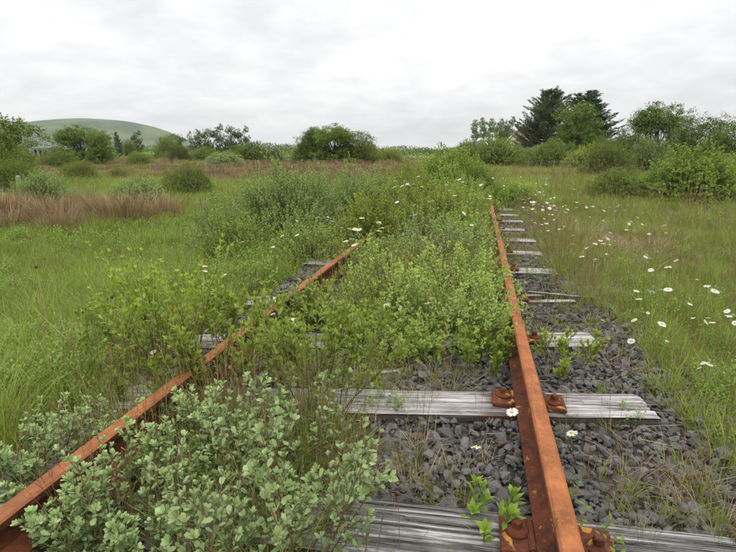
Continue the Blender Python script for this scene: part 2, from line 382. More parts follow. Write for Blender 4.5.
mb = MB(); mb.add(np.stack([X.ravel(), Yh.ravel(), Zh.ravel()], 1), np.stack([ii, ii+1, ii+nx+1, ii+nx], 1))
tag(link('hill', mb.mesh('hill', M_HILL, True)), kind='structure', label='long flat-topped green hill on the left horizon')

# ------------------------------------------------------------------ rails
RAILX, RTOP = .835, .165
prof = [(-.068, .020), (.068, .020), (.068, .030), (.030, .042), (.010, .055), (.008, .118), (.020, .128), (.032, .135), (.033, .158), (.025, .165), (-.025, .165), (-.033, .158), (-.032, .135), (-.020, .128), (-.008, .118), (-.010, .055), (-.030, .042), (-.068, .030)]
def rail(x, y0, y1, label):
    pr = np.array(prof); n = len(pr); yy = np.arange(y0, y1, .05 if False else .1); m = len(yy); mb = MB()
    r2 = np.random.default_rng(int(abs(x*100))+int(y1))
    V = np.zeros((m, n, 3)); V[:, :, 0] = x+pr[None, :, 0]; V[:, :, 1] = yy[:, None]; V[:, :, 2] = pr[None, :, 1]
    V[:, :, 0] += .003*np.sin(yy*1.3)[:, None]; V[:, 8:12, :] += r2.normal(0, .0007, (m, 4, 3))
    k = np.arange(n); f = []; mats = []
    tops = {7, 8, 9, 10, 11, 12} - {7, 12} | {8, 9, 10}
    idx = (np.arange(m-1)[:, None]*n)
    for j in range(n):
        q = np.stack([idx[:, 0]+j, idx[:, 0]+(j+1) % n, idx[:, 0]+n+(j+1) % n, idx[:, 0]+n+j], 1)[:, ::-1]
        f.append(q); mats.append(np.full(m-1, 0 if j in tops else 1))
    mb.v.append(V.reshape(-1, 3)); mb.c.append(np.full(m*n, .5)); mb.f = f; mb.m = mats; mb.n = m*n
    cap = np.array([list(range(n))]); mb.f.append(cap); mb.m.append(np.array([1])); mb.f.append(cap[:, ::-1]+(m-1)*n); mb.m.append(np.array([1]))
    o = link('rail', mb.mesh('rail', [M_RAILTOP, M_RAILWEB])); return tag(o, label, 'rail', 'rusty rails of the disused track')
rail(RAILX, -2.5, 26, 'rusty right-hand rail running clear of the plants into the distance')
rail(-RAILX, -2.5, 26, 'rusty left-hand rail half buried under willow shoots')

# ------------------------------------------------------------------ sleepers
def plank(mbx, x0, x1, v0, v1, h, nx_=80, nv=14, seed=0, rough=1., top=0., taper=(0, 0)):
    """weathered timber between x0..x1 and v0..v1, top at `top`, cracks cut into its upper face"""
    r = np.random.default_rng(seed); xs_ = np.linspace(x0, x1, nx_); vs = np.linspace(0, 1, nv)
    Xg, Vg = np.meshgrid(xs_, vs); Vw = v0+(v1-v0)*Vg
    tp = (Xg-x0)/(x1-x0); mid = (v0+v1)/2; Vw = mid+(Vw-mid)*(1-taper[0]*(1-ss(0, .5, tp))-taper[1]*ss(.5, 1, tp))
    Zg = np.full_like(Xg, top) + .004*wav(Xg*2, Vw*9, .9, seed=seed % 7)*rough
    for _ in range(int(9*rough)):
        c = r.uniform(.06, .94); a = r.uniform(x0, x1); L = r.uniform(.15, .8)*(x1-x0); wv = r.uniform(.35/nv, .7/nv); dp = r.uniform(.006, .022)
        cc = c+.02*np.sin(Xg*3+r.uniform(0, 6))
        Zg -= dp*np.exp(-((Vg-cc)/wv)**2)*ss(0, .1, L/2-np.abs(Xg-a))
    e_ = np.minimum(Vg, 1-Vg)*(v1-v0); Zg -= .006*(1-ss(0, .02, e_)); e2 = np.minimum(Xg-x0, x1-Xg); Zg -= .004*(1-ss(0, .02, e2))*(.5+r.random(Xg.shape))
    Xj = Xg.copy(); jit = r.normal(0, .0025*rough, nv); Xj[:, 0] += jit; Xj[:, -1] += r.normal(0, .003*rough, nv)
    ny_, nx__ = Xg.shape; ii_ = (np.arange(ny_-1)[:, None]*nx__+np.arange(nx__-1)[None]).ravel()
    mbx.add(np.stack([Xj.ravel(), Vw.ravel(), Zg.ravel()], 1), np.stack([ii_, ii_+1, ii_+nx__+1, ii_+nx__], 1), .5, 0)
    P = np.stack([Xj, Vw, Zg], 2)
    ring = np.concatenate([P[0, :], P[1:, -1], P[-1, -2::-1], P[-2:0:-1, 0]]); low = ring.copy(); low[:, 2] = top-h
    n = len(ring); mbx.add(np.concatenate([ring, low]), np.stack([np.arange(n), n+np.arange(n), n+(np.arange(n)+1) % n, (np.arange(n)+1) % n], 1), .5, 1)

def bolt_mesh():
    mb = MB(); k = 20
    def ringz(r, z, k=20, sq=False):
        a = np.arange(k)*2*math.pi/k
        if sq:
            rr = r/np.maximum(np.abs(np.cos(a)), np.abs(np.sin(a)))**.85
        else: rr = r
        return np.stack([np.cos(a)*rr, np.sin(a)*rr, np.full(k, z)], 1)
    rs = [ringz(.036, 0), ringz(.039, .005), ringz(.036, .010), ringz(.024, .014), ringz(.0150, .018, sq=True), ringz(.0145, .040, sq=True), ringz(.011, .044, sq=True), ringz(.0005, .045)]
    V = np.concatenate(rs); f = []
    for i in range(len(rs)-1):
        a = np.arange(k)+i*k; b = (np.arange(k)+1) % k+i*k; f.append(np.stack([a, b, b+k, a+k], 1))
    mb.add(V, np.concatenate(f)); return mb.mesh('bolt', M_PLATE)
BOLT = bolt_mesh()
def plate_mesh():
    bm = bmesh.new()
    def bx_(c, s, bev=.004):
        r = bmesh.ops.create_cube(bm, size=1); vs = r['verts']; bmesh.ops.scale(bm, vec=s, verts=vs); bmesh.ops.translate(bm, vec=c, verts=vs)
        es = list({e for v in vs for e in v.link_edges}); bmesh.ops.bevel(bm, geom=es, offset=bev, segments=2, affect='EDGES')
    bx_((0, 0, .010), (.35, .165, .018)); bx_((-.078, 0, .024), (.020, .150, .012), .004); bx_((.078, 0, .024), (.020, .150, .012), .004)
    me = bpy.data.meshes.new('baseplate'); bm.to_mesh(me); bm.free(); me.materials.append(M_PLATE); return me
PLATE = plate_mesh()
def slipper(px_r, py_r, label, skew, kind='whole', xr=1.37, xl=-1.37, wood=None, lod=1, plates=True, wd=.255, seed=1, left=None):
    p = pz(px_r, py_r, 0.0)
    if left: q = pz(left[0], left[1], 0.0); skew = math.atan2(p[1]-q[1], p[0]-q[0]); xl = q[0]/math.cos(skew); xr = p[0]/math.cos(skew)
    yc = p[1]-math.tan(skew)*p[0]
    t = thing('railway_sleeper', label, 'railway sleeper', (0, yc, 0), skew, 1, 'timber sleepers under the rails')
    wood = wood or M_WOOD; nx_, nv = ((150, 20) if lod == 2 else (90, 12) if lod == 1 else (40, 8))
    if kind == 'whole':
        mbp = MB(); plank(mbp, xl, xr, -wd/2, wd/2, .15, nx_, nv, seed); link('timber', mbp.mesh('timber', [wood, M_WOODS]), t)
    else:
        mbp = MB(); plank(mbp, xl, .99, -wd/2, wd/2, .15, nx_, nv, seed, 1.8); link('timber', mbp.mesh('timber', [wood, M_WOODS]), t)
        for q, (a, b, x1, tz, ta, rzz) in enumerate(kind):
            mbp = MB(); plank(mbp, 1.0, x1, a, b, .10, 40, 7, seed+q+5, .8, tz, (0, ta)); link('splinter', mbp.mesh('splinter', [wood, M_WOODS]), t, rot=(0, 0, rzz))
    if plates:
        for s in (-1, 1):
            pl = link('baseplate', PLATE, t, (s*RAILX/math.cos(skew)*1.0, 0, .0015), (0, 0, -skew))
            if lod:
                for q in ((-.122, .012), (.122, -.012)): link('bolt', BOLT, pl, (q[0], q[1], .0195), (0, 0, random.uniform(0, 1.5)))
    return t, (yc, math.tan(skew), xl, xr, wd/2)
SK = R(3.2)
SLEEP = []
def sl(*a, **k): r_ = slipper(*a, **k); SLEEP.append(r_[1]); return r_
ORD = ['third', 'fourth', 'fifth', 'sixth', 'seventh', 'eighth', 'ninth', 'tenth', 'eleventh', 'twelfth']
# nearest first; right-hand ends measured on the picture
sl(760, 569, 'grey cracked sleeper along the bottom edge, nearest of all', R(3.0), xr=1.42, wood=M_WOODD, lod=2, wd=.27, seed=3)
sl(648, 405, 'pale silver sleeper with clean square end, second from the bottom', R(3.6), left=(122, 395), lod=2, wd=.25, seed=8)
sl(596, 338, 'pale weathered sleeper with a crumbling end, third up the track', R(2.6), left=(193, 340), seed=12, wd=.25)
sl(574, 297.5, 'sleeper split into thin slivers at its right end', R(2.4), left=(248, 300), kind=[(-.125, -.045, 1.42, 0, .35, R(.5)), (-.02, .03, 1.33, -.02, .75, R(-1.5)), (.06, .115, 1.36, .0, .5, R(.8))], seed=21)
sl(552, 271, 'broad grey sleeper just beyond the split one', R(1.5), xr=1.40, seed=25, wd=.26)
for i, (a, b) in enumerate(((546, 253), (535.6, 240), (530, 229.3), (522.6, 221), (519, 214.6), (515, 209.3), (511, 205))):
    sl(a-3, b, '%s sleeper up the track, only its pale right end showing' % ORD[i+3], R(.8), xr=1.36+.04*math.sin(i*2.3), lod=0 if i > 1 else 1, plates=True, seed=30+i)
def lumber(px, py, z, L, wd, h, rz, tilt, label, wood=M_WOOD, seed=50):
    p = pz(px, py, z); mbp = MB(); plank(mbp, -L/2, L/2, -wd/2, wd/2, h, 30, 7, seed, .8, 0, (.2, .5))
    o = link('wood_splinter', mbp.mesh('wood_splinter', [wood, M_WOODS]), None, p, (R(4), R(tilt), R(rz)))
    return tag(o, label, 'wood splinter', 'loose splinters of sleeper timber')
lumber(608, 322, -.05, .17, .045, .02, -52, 6, 'short pale splinter lying on the stones by the daisies')
lumber(378, 371, -.03, .42, .045, .03, 20, -2, 'long pale splinter lying between the second and third sleepers', seed=52)
lumber(560, 293.5, 0.02, .55, .028, .02, -4, 1, 'narrow splinter lying along the split sleeper', seed=53)
lumber(603, 306, -.05, .12, .03, .015, 30, 3, 'tiny white splinter near the ballast edge', seed=54)
lumber(345, 337, 0.02, .75, .06, .03, 5, 0, 'thick splinter peeling off the third sleeper between the rails', M_WOODD, seed=55)
lumber(120, 403, -.02, .30, .07, .04, 4, 0, 'broken grey plank end below the left end of the pale silver sleeper', M_WOODD, seed=56)

# ------------------------------------------------------------------ scatter by geometry nodes (for what nobody could count)
def scatter(name, pts, rots, scls, idx, meshes, kind='stuff', label=None, parent=None, mats=None):
    n = len(pts); me = bpy.data.meshes.new(name); me.vertices.add(n); me.vertices.foreach_set('co', np.asarray(pts, np.float32).ravel())
    a = me.attributes.new('rot', 'FLOAT_VECTOR', 'POINT'); a.data.foreach_set('vector', np.asarray(rots, np.float32).ravel())
    a = me.attributes.new('scl', 'FLOAT_VECTOR', 'POINT'); s = np.asarray(scls, np.float32)
    if s.ndim == 1: s = np.repeat(s[:, None], 3, 1)
    a.data.foreach_set('vector', s.ravel())
    a = me.attributes.new('idx', 'INT', 'POINT'); a.data.foreach_set('value', np.asarray(idx, np.int32))
    me.update(); o = link(name, me, parent); tag(o, label, None, None, kind)
    ng = bpy.data.node_groups.new(name+'_scatter', 'GeometryNodeTree')
    ng.interface.new_socket('Geometry', in_out='INPUT', socket_type='NodeSocketGeometry'); ng.interface.new_socket('Geometry', in_out='OUTPUT', socket_type='NodeSocketGeometry')
    gi = ng.nodes.new('NodeGroupInput'); go = ng.nodes.new('NodeGroupOutput'); iop = ng.nodes.new('GeometryNodeInstanceOnPoints')
    ng.links.new(gi.outputs[0], iop.inputs['Points'])
    gti = ng.nodes.new('GeometryNodeJoinGeometry')
    for m in meshes[::-1]:
        src = bpy.data.objects.new(m.name, m)
        oi = ng.nodes.new('GeometryNodeObjectInfo'); oi.inputs['Object'].default_value = src; oi.inputs['As Instance'].default_value = True
        ng.links.new(oi.outputs['Geometry'], gti.inputs[0])
    ng.links.new(gti.outputs[0], iop.inputs['Instance']); iop.inputs['Pick Instance'].default_value = True
    def na(nm, ty):
        q = ng.nodes.new('GeometryNodeInputNamedAttribute'); q.data_type = ty; q.inputs[0].default_value = nm; return q.outputs[0]
    ng.links.new(na('idx', 'INT'), iop.inputs['Instance Index']); ng.links.new(na('rot', 'FLOAT_VECTOR'), iop.inputs['Rotation']); ng.links.new(na('scl', 'FLOAT_VECTOR'), iop.inputs['Scale'])
    ng.links.new(iop.outputs[0], go.inputs[0])
    md = o.modifiers.new('scatter', 'NODES'); md.node_group = ng
    return o

# ---- stones
STONES = []
for i in range(10):
    bm = bmesh.new(); r = np.random.default_rng(100+i)
    for _ in range(13):
        d = unit(r.normal(0, 1, 3)); q = d*r.uniform(.75, 1.05)*np.array([1, .78, .58]); bm.verts.new(q)
    h = bmesh.ops.convex_hull(bm, input=bm.verts); bmesh.ops.delete(bm, geom=[e for e in h['geom_interior'] if isinstance(e, bmesh.types.BMVert)], context='VERTS')
    if i < 6: bmesh.ops.bevel(bm, geom=bm.edges[:], offset=.05, segments=1, affect='EDGES') if i < 3 else None
    me = bpy.data.meshes.new('stone'); bm.to_mesh(me); bm.free(); me.materials.append(M_STONE); STONES.append(me)
def stone_ok(x, y, z):
    for yc, tn, a, b, hw in SLEEP:
        if abs(y-(yc+tn*x)) < hw-.005 and a < x < b+.005: return False
    return True
cand = []
r = np.random.default_rng(5)
for y0, y1, dens in ((.6, 3.2, 1500), (3.2, 6.5, 950), (6.5, 15, 330)):
    for x0, x1 in ((-1.5, 2.15),):
        n = int((y1-y0)*(x1-x0)*dens); X_ = r.uniform(x0, x1, n); Y_ = r.uniform(y0, y1, n)
        edge_ = np.clip((X_-1.75)/.4, 0, 1); keep = r.random(n) > edge_*.7
        for x, y in zip(X_[keep], Y_[keep]):
            if stone_ok(x, y, 0): cand.append((x, y, min(r.lognormal(math.log(.0195), .42), .050)*(1.0 if y < 4 else 1.15)))
def dpt(c): return math.hypot(c[0]-CAM[0], c[1])
def infr(c):
    d = np.array([c[0], c[1], -.08])-CAM; z = d@FW
    if z <= 0: return False
    a = 368+F_PX*(d@RT)/z; b = 276-F_PX*(d@UP)/z
    return 370 < a < 740 and 300 < b < 556 and not (c[0] < .7 and b < 430)
order = sorted([c for c in cand if infr(c)], key=lambda c: dpt(c)/c[2]/ (1.5 if c[0] > .9 else 1))[:300]
oset = set(order)
for x, y, s in order:
    link('stone', STONES[random.randrange(10)], BED, (x, y, zbed(x, y)+s*.25), (random.uniform(-.5, .5), random.uniform(-.5, .5), random.uniform(0, 6.3)), s*random.uniform(.9, 1.2))
rest = [c for c in cand if c not in oset]
P_ = np.array([(x, y, zbed(x, y)+s*.2+random.uniform(0, .022)) for x, y, s in rest]); S_ = np.array([c[2] for c in rest])
scatter('ballast_stones', P_, np.stack([r.uniform(-.6, .6, len(P_)), r.uniform(-.6, .6, len(P_)), r.uniform(0, 6.3, len(P_))], 1), S_, r.integers(0, 10, len(P_)), STONES, label='crushed blue-grey stone between the sleepers', parent=BED)

# ---- grass and herb tufts
def tuft(n, rad, h0, h1, lean, wd, m, dead=.1, seeds=0, ns=3, name='tuft', sd=0, var=(0, 1)):
    global rng
    mb = MB(); a = rng.uniform(0, 6.28, n); rr = rad*np.sqrt(rng.random(n)); B = np.stack([np.cos(a)*rr, np.sin(a)*rr, np.full(n, -.02)], 1)
    h = rng.uniform(h0, h1, n); az = a+rng.normal(0, .7, n); v = rng.uniform(*var, n); v[rng.random(n) < dead] = 2
    blades(mb, B, az, lean*h*rng.uniform(.2, 1.4, n), h, np.full(n, wd)*rng.uniform(.7, 1.3, n), v, 0, droop=.12, ns=ns)
    mats_ = [m]
    if seeds:
        mats_.append(M_SEED); a = rng.uniform(0, 6.28, seeds); rr = rad*np.sqrt(rng.random(seeds)); B = np.stack([np.cos(a)*rr, np.sin(a)*rr, 0*a], 1)
        h = rng.uniform(h1*1.0, h1*1.6, seeds); ln = rng.uniform(.05, .3, seeds)*h; T = B+np.stack([np.cos(a)*ln, np.sin(a)*ln, h], 1)
        Mi = (B+T)/2+np.stack([-np.cos(a)*ln*.18, -np.sin(a)*ln*.18, h*0.02], 1)
        v = rng.choice([.2, .7, 2.0], seeds)
        segs(mb, B, Mi, .0013, .001, 3, v, 1); segs(mb, Mi, T, .001, .0008, 3, v, 1)
        d = unit(T-Mi); k = 7
        P0 = np.repeat(T, k, 0)-np.repeat(d, k, 0)*(np.tile(np.arange(k), seeds)*.009)[:, None]
        D0 = np.repeat(d, k, 0)+rng.normal(0, .35, (seeds*k, 3)); leaves(mb, P0, D0, rng.normal(0, 1, (seeds*k, 3)), .014, .005, np.repeat(v, k), 1)
    return mb.mesh(name, mats_)
def herb(n, h, rad, L, W, m, shape=None, per=12, name='herb', dead=.02):
    mb = MB(); P, D, NN, v = [], [], [], []
    for i in range(n):
        a = rng.uniform(0, 6.28); b = np.array([math.cos(a), math.sin(a), 0])*rad*math.sqrt(rng.random())
        hh = h*rng.uniform(.6, 1.1); tip = b+np.array([math.cos(a)*hh*.35, math.sin(a)*hh*.35, hh]); mid = (b+tip)/2+rng.normal(0, .02, 3)
        poly(mb, [b, mid, tip], .0022, .001, 3, .4, 1)
        for j in range(per):
            t = .15+.85*j/per; p = (1-t)**2*b+2*t*(1-t)*mid+t*t*tip; az = j*2.4+a; d = np.array([math.cos(az), math.sin(az), rng.uniform(.1, .9)])
            P.append(p); D.append(d); NN.append(np.array([-d[0]*.3, -d[1]*.3, 1])+rng.normal(0, .3, 3)); v.append(np.clip(t*.8+rng.uniform(-.2, .3), 0, 1) if rng.random() > dead else 2)
    P, D, NN, v = map(np.array, (P, D, NN, v)); leaves(mb, P, D, NN, L*rng.uniform(.7, 1.3, len(P)), W, v, 0, shape); return mb.mesh(name, [m, M_STEMG])
TUFTS = []
TUFTS += [tuft(60, .13, .13, .36, .75, .0048, M_GRASS, .07) for _ in range(4)]             # 0-3 soft green
TUFTS += [tuft(44, .11, .12, .34, .65, .0042, M_GRASS, .2, 7) for _ in range(4)]           # 4-7 seeding
TUFTS += [tuft(44, .13, .05, .17, 1.3, .0045, M_STRAW, 0) for _ in range(3)]              # 8-10 straw
TUFTS += [herb(13, .20, .12, .032, .016, M_LUSH) for _ in range(3)]                        # 11-13 leafy
TUFTS += [herb(9, .13, .10, .05, .03, M_LUSH, OBO, 7) for _ in range(2)]                   # 14-15 broader
TUFTS += [tuft(80, .20, .35, .72, .40, .009, M_RUSH, .12) for _ in range(3)]               # 16-18 rushes
TUFTS += [tuft(60, .30, .10, .32, .9, .011, M_HEATH, .15) for _ in range(3)]               # 19-21 heath
TUFTS += [tuft(24, .05, .08, .20, .5, .0045, M_GRASS, .35, 2) for _ in range(3)]           # 22-24 wisps
TUFTS += [tuft(60, .30, .12, .30, .8, .014, M_GRASS, .22) for _ in range(3)]               # 25-27 coarse, for far off
K = dict(soft=(0, 4), seed=(4, 8), straw=(8, 11), leafy=(11, 14), broad=(14, 16), rush=(16, 19), heath=(19, 22), wisp=(22, 25), coarse=(25, 28))
gp, gs, gi = [], [], []
def put(x, y, kind, s):
    a, b = K[kind]; gp.append((x, y, 0)); gs.append(s); gi.append(int(r.integers(a, b)))
def choose(opts):
    u = r.random()*sum(o[1] for o in opts)
    for k_, w_ in opts:
        u -= w_
        if u <= 0: return k_
    return opts[-1][0]
# left meadow and right verge, close
for y0, y1, dens, sc in ((.2, 4, 62, .85), (4, 8, 40, 1.0), (8, 15, 20, 1.25), (15, 28, 8, 1.7)):
    for side in (-1, 1):
        x_in = 1.50 if side < 0 else 1.95; x_out = max(4.0, y1*1.25+2) if side < 0 else max(3.2, y1*.72+2)
        n = int((y1-y0)*(x_out-x_in)*dens); xx = side*r.uniform(x_in, x_out, n); yy = r.uniform(y0, y1, n)
        p1 = wav(xx, yy, 2.5, seed=6); p2 = wav(xx, yy, 6, seed=7)
        for x, y, a, b in zip(xx, yy, p1, p2):
            if side < 0:
                k_ = choose((('soft', 1.2), ('leafy', .85 if a > 0 else .1), ('broad', .25 if a > .1 else 0), ('seed', .14 if a < 0 else .02), ('straw', .06 if b < .3 else .6)))
                s = sc*(1.05+.45*b)
            else:
                if abs(x) < 2.15 and r.random() < .35 and y < 12: continue
                k_ = choose((('soft', .75), ('seed', .75), ('wisp', .3), ('leafy', .25 if a > 0 else 0), ('straw', .45 if b < 0 else 1.5)))
                s = sc*(.95+.35*b)*(.75 if abs(x) < 2.3 else 1)
            put(x, y, k_, s*r.uniform(.75, 1.25))
for _ in range(1900):
    sd_ = r.random() < .5; yy_ = r.uniform(1.0, 9); x = -r.uniform(1.38, 2.1) if sd_ else r.uniform(1.62+.25*wav(3.0, yy_, 1.3)+.12*(yy_ < 2.4), 2.5); put(x, yy_, choose((('soft', 1), ('wisp', 1), ('straw', .35), ('leafy', .35))), r.uniform(.45, .85))
for _ in range(260): q_ = gx(r.normal(620, 34), r.normal(8.6, 1.1)); put(q_[0], q_[1], 'straw', r.uniform(1.1, 1.8))
for _ in range(150): put(r.uniform(-1.3, .1), r.uniform(1.0, 2.2), choose((('straw', 1), ('wisp', .6), ('seed', .3))), r.uniform(.6, 1.1))
# on the track
for _ in range(760):
    x = r.uniform(-1.5, 2.3); y = 1.2+r.random()**1.3*13
    if x > .95 and x < 1.75 and y < 3.3 and r.random() < .45: continue
    if .05 < x < .8 and y < 3 and r.random() < .6: continue
    put(x, y, choose((('wisp', 1), ('seed', .15), ('straw', .35), ('leafy', .12))), r.uniform(.45, .95))
for _ in range(260): put(r.uniform(.98, 1.55), 3.0+r.random()*9, choose((('wisp', 1), ('straw', .9), ('seed', .2))), r.uniform(.4, .85))
for _ in range(90): put(r.uniform(-.7, .05), r.uniform(1.15, 2.2), choose((('seed', 1), ('soft', .5), ('wisp', .8))), r.uniform(.6, .95))
for _ in range(90): put(r.uniform(-.5, .7), r.uniform(3.0, 6.5), choose((('seed', 1), ('soft', .8))), r.uniform(.9, 1.3))
# a grassy strip before the far sleepers' ends, and clumps along the second sleeper
for _ in range(330): put(r.uniform(1.35, 1.95), r.uniform(4.2, 14), choose((('wisp', 1), ('seed', .6), ('straw', .5))), r.uniform(.6, 1.1))
for _ in range(60): put(r.uniform(-.2, .62), r.uniform(2.32, 2.85), choose((('wisp', 1), ('straw', .5))), r.uniform(.5, .9))
for _ in range(46): put(r.uniform(.0, .62), r.uniform(1.55, 1.95), choose((('wisp', .8), ('straw', .6))), r.uniform(.4, .75))
for _ in range(46): put(r.uniform(1.05, 1.5), r.uniform(1.5, 2.0), choose((('wisp', 1), ('straw', .5))), r.uniform(.4, .85))
# rushes in a band on the left
for cpx, cy_, n_, rd_ in ((-45, 11.6, 40, .6), (-12, 11.2, 46, .55), (12, 11.8, 46, .5), (52, 11.4, 52, .46), (100, 12.6, 34, .40), (124, 12.0, 46, .46), (24, 13.4, 30, .5), (84, 13.6, 24, .4), (160, 13.2, 14, .4), (60, 10.4, 10, .3), (2, 10.3, 12, .35)):
    c_ = gx(cpx, cy_-1.2)
    for _ in range(n_): dx, dy = r.normal(0, rd_*.72, 2); put(c_[0]+dx, c_[1]+dy, 'rush', (.80+.85*math.exp(-(dx*dx+dy*dy)/(rd_*rd_)))*r.uniform(.8, 1.12))
for _ in range(900):
    p = gx(r.uniform(-60, 340), r.uniform(13, 34))
    if wav(p[0], p[1], 3.1, seed=5)+.4*wav(p[0], p[1], 1.3, seed=1) > .22: put(p[0], p[1], 'rush', r.uniform(.5, 1.0))
# middle distance: heath, coarse grass
for y0, y1, n, s0 in ((14, 30, 2600, 1.2), (30, 60, 4200, 1.7), (60, 120, 4200, 2.6)):
    for _ in range(n):
        y = r.uniform(y0, y1); px = r.uniform(-160, 900); p = gx(px, y); x = p[0]
        br = wav(x, y, 34, seed=8)+.7*wav(x, y, 11, seed=3)+r.normal(0, .28) + (.55 if y > 20 and px < 430 else -.3)
        if px > 430 and y < 26: br -= .3
        k_ = choose((('heath', 1), ('rush', .15), ('straw', .2), ('coarse', .10))) if br > .12 else choose((('coarse', 1), ('straw', .25), ('heath', .18), ('seed', .1)))
        put(x, y, k_, s0*r.uniform(.6, 1.2)*(.6 if k_ == 'rush' else 1))
gp = np.array(gp); gp[:, 2] = zt(gp[:, 0], gp[:, 1]); on = (gp[:, 0] > -1.5) & (gp[:, 0] < 1.9) & (gp[:, 1] < 30)
gp[on, 2] = [zbed(x, y) for x, y in gp[on, :2]]
n = len(gp); scatter('grass', gp, np.stack([r.normal(0, .08, n), r.normal(0, .08, n), r.uniform(0, 6.3, n)], 1), np.array(gs), gi, TUFTS, label='rough meadow grass, rushes and heath over the fields')
# dead stems lying over the ballast
mb = MB(); A, B = [], []
for _ in range(420):
    x = r.uniform(.0, 2.1); y = r.uniform(1.3, 4.5); a = r.uniform(0, 6.28); L = r.uniform(.04, .16); z = zbed(x, y)+r.uniform(.01, .05)
    A.append((x, y, z)); B.append((x+math.cos(a)*L, y+math.sin(a)*L, z+r.uniform(-.01, .04)))
segs(mb, np.array(A), np.array(B), .0016, .0008, 3, r.random(420)); tag(link('dead_stems', mb.mesh('dead_stems', M_STRAW)), 'pale dead stems littering the ballast', kind='stuff')

# ------------------------------------------------------------------ shrubs
def shoot(P, D, n, L, up=.25, jit=.10):
    pts = [np.array(P, float)]; d = unit(np.array(D, float))
    for _ in range(n):
        d = unit(d+np.array([0, 0, up/n])+rng.normal(0, jit, 3)); pts.append(pts[-1]+d*L/n)
    return np.array(pts)
def shrub(h, rad, nst, ntw, leafL, leafW, nlf, lean=.5, base=.12, up=.6, shape=OBO, angle=.8, r0=.006, rosette=5, seed=1, dead=0, twigL=.45, t0=.3, low=.0):
    """stems mesh builder + leaf arrays of a leafy willow-like shrub"""
    global rng; rng = np.random.default_rng(seed); sb = MB(); P, D, NN, v, L = [], [], [], [], []
    def dress(pts, l0, n):
        m = len(pts)-1; ts = np.linspace(.12, 1, n)
        for i, t in enumerate(ts):
            q = t*m; a = min(int(q), m-1); f = q-a; p = pts[a]*(1-f)+pts[a+1]*f; ax = unit(pts[a+1]-pts[a])
            az = i*2.4+rng.uniform(0, .8); ref = np.array([0, 0, 1.]) if abs(ax[2]) < .9 else np.array([1., 0, 0])
            u = unit(np.cross(ax, ref)); w_ = np.cross(ax, u); rad_ = u*math.cos(az)+w_*math.sin(az)
            an = angle*(1.15-.55*t)*rng.uniform(.7, 1.3); d = ax*math.cos(an)+rad_*math.sin(an)
            P.append(p); D.append(d); NN.append(ax*math.sin(an)-rad_*math.cos(an)*.6+np.array([0, 0, .8])+rng.normal(0, .3, 3)); L.append(l0*rng.uniform(.45, 1.25)*(1-.25*(t > .93)))
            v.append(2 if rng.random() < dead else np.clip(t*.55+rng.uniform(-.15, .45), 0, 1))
        if rosette:
            ax = unit(pts[-1]-pts[-2]); u = unit(np.cross(ax, np.array([.3, .2, 1]))); w_ = np.cross(ax, u)
            for k in range(rosette):
                az = k*6.283/rosette+rng.uniform(0, .6); rad_ = u*math.cos(az)+w_*math.sin(az); an = rng.uniform(.35, .9)*angle
                P.append(pts[-1]); D.append(ax*math.cos(an)+rad_*math.sin(an)); NN.append(ax*math.sin(an)-rad_*math.cos(an)+np.array([0, 0, .3])); L.append(l0*rng.uniform(.65, 1.0)); v.append(np.clip(rng.uniform(.6, 1.1), 0, 1))
    for s in range(nst):
        a = rng.uniform(0, 6.283); rr = base*math.sqrt(rng.random()); b = np.array([math.cos(a)*rr, math.sin(a)*rr, -.03])
        ln = lean*math.sqrt(rng.random())*1.0; a2 = a+rng.normal(0, .5); hh = h*rng.uniform(.65, 1.08)*(1-.35*ln)
        d = np.array([math.cos(a2)*ln, math.sin(a2)*ln, 1]); LL = hh*math.hypot(1, ln*.8)
        pts = shoot(b, d, 6, LL, up=up, jit=.07); pts[1:, :2] *= 1; poly(sb, pts, r0*rng.uniform(.7, 1.2), r0*.25, 5)
        dress(pts[2:] if low == 0 else pts[1:], leafL, max(4, int(nlf*1.3)))
        for k in range(ntw):
            t = rng.uniform(t0, .95); q = t*6; i = min(int(q), 5); p = pts[i]*(1-(q-i))+pts[i+1]*(q-i)
            az = rng.uniform(0, 6.283); ax = unit(pts[i+1]-pts[i]); d2 = ax*.7+np.array([math.cos(az), math.sin(az), .15])*.9
            tp = shoot(p, d2, 3, LL*twigL*rng.uniform(.35, 1)*(1.15-t*.7), up=.7, jit=.10); poly(sb, tp, r0*.38, r0*.15, 4); dress(tp, leafL, nlf)
    P, D, NN, L, v = map(np.array, (P, D, NN, L, v)); W = L*leafW
    if rad:
        ext = np.percentile(np.abs(P[:, :2]), 96); k = rad/ext
        P[:, :2] *= k
        for a_ in sb.v: a_[:, :2] *= k
    return sb, P, D, NN, L, W, v
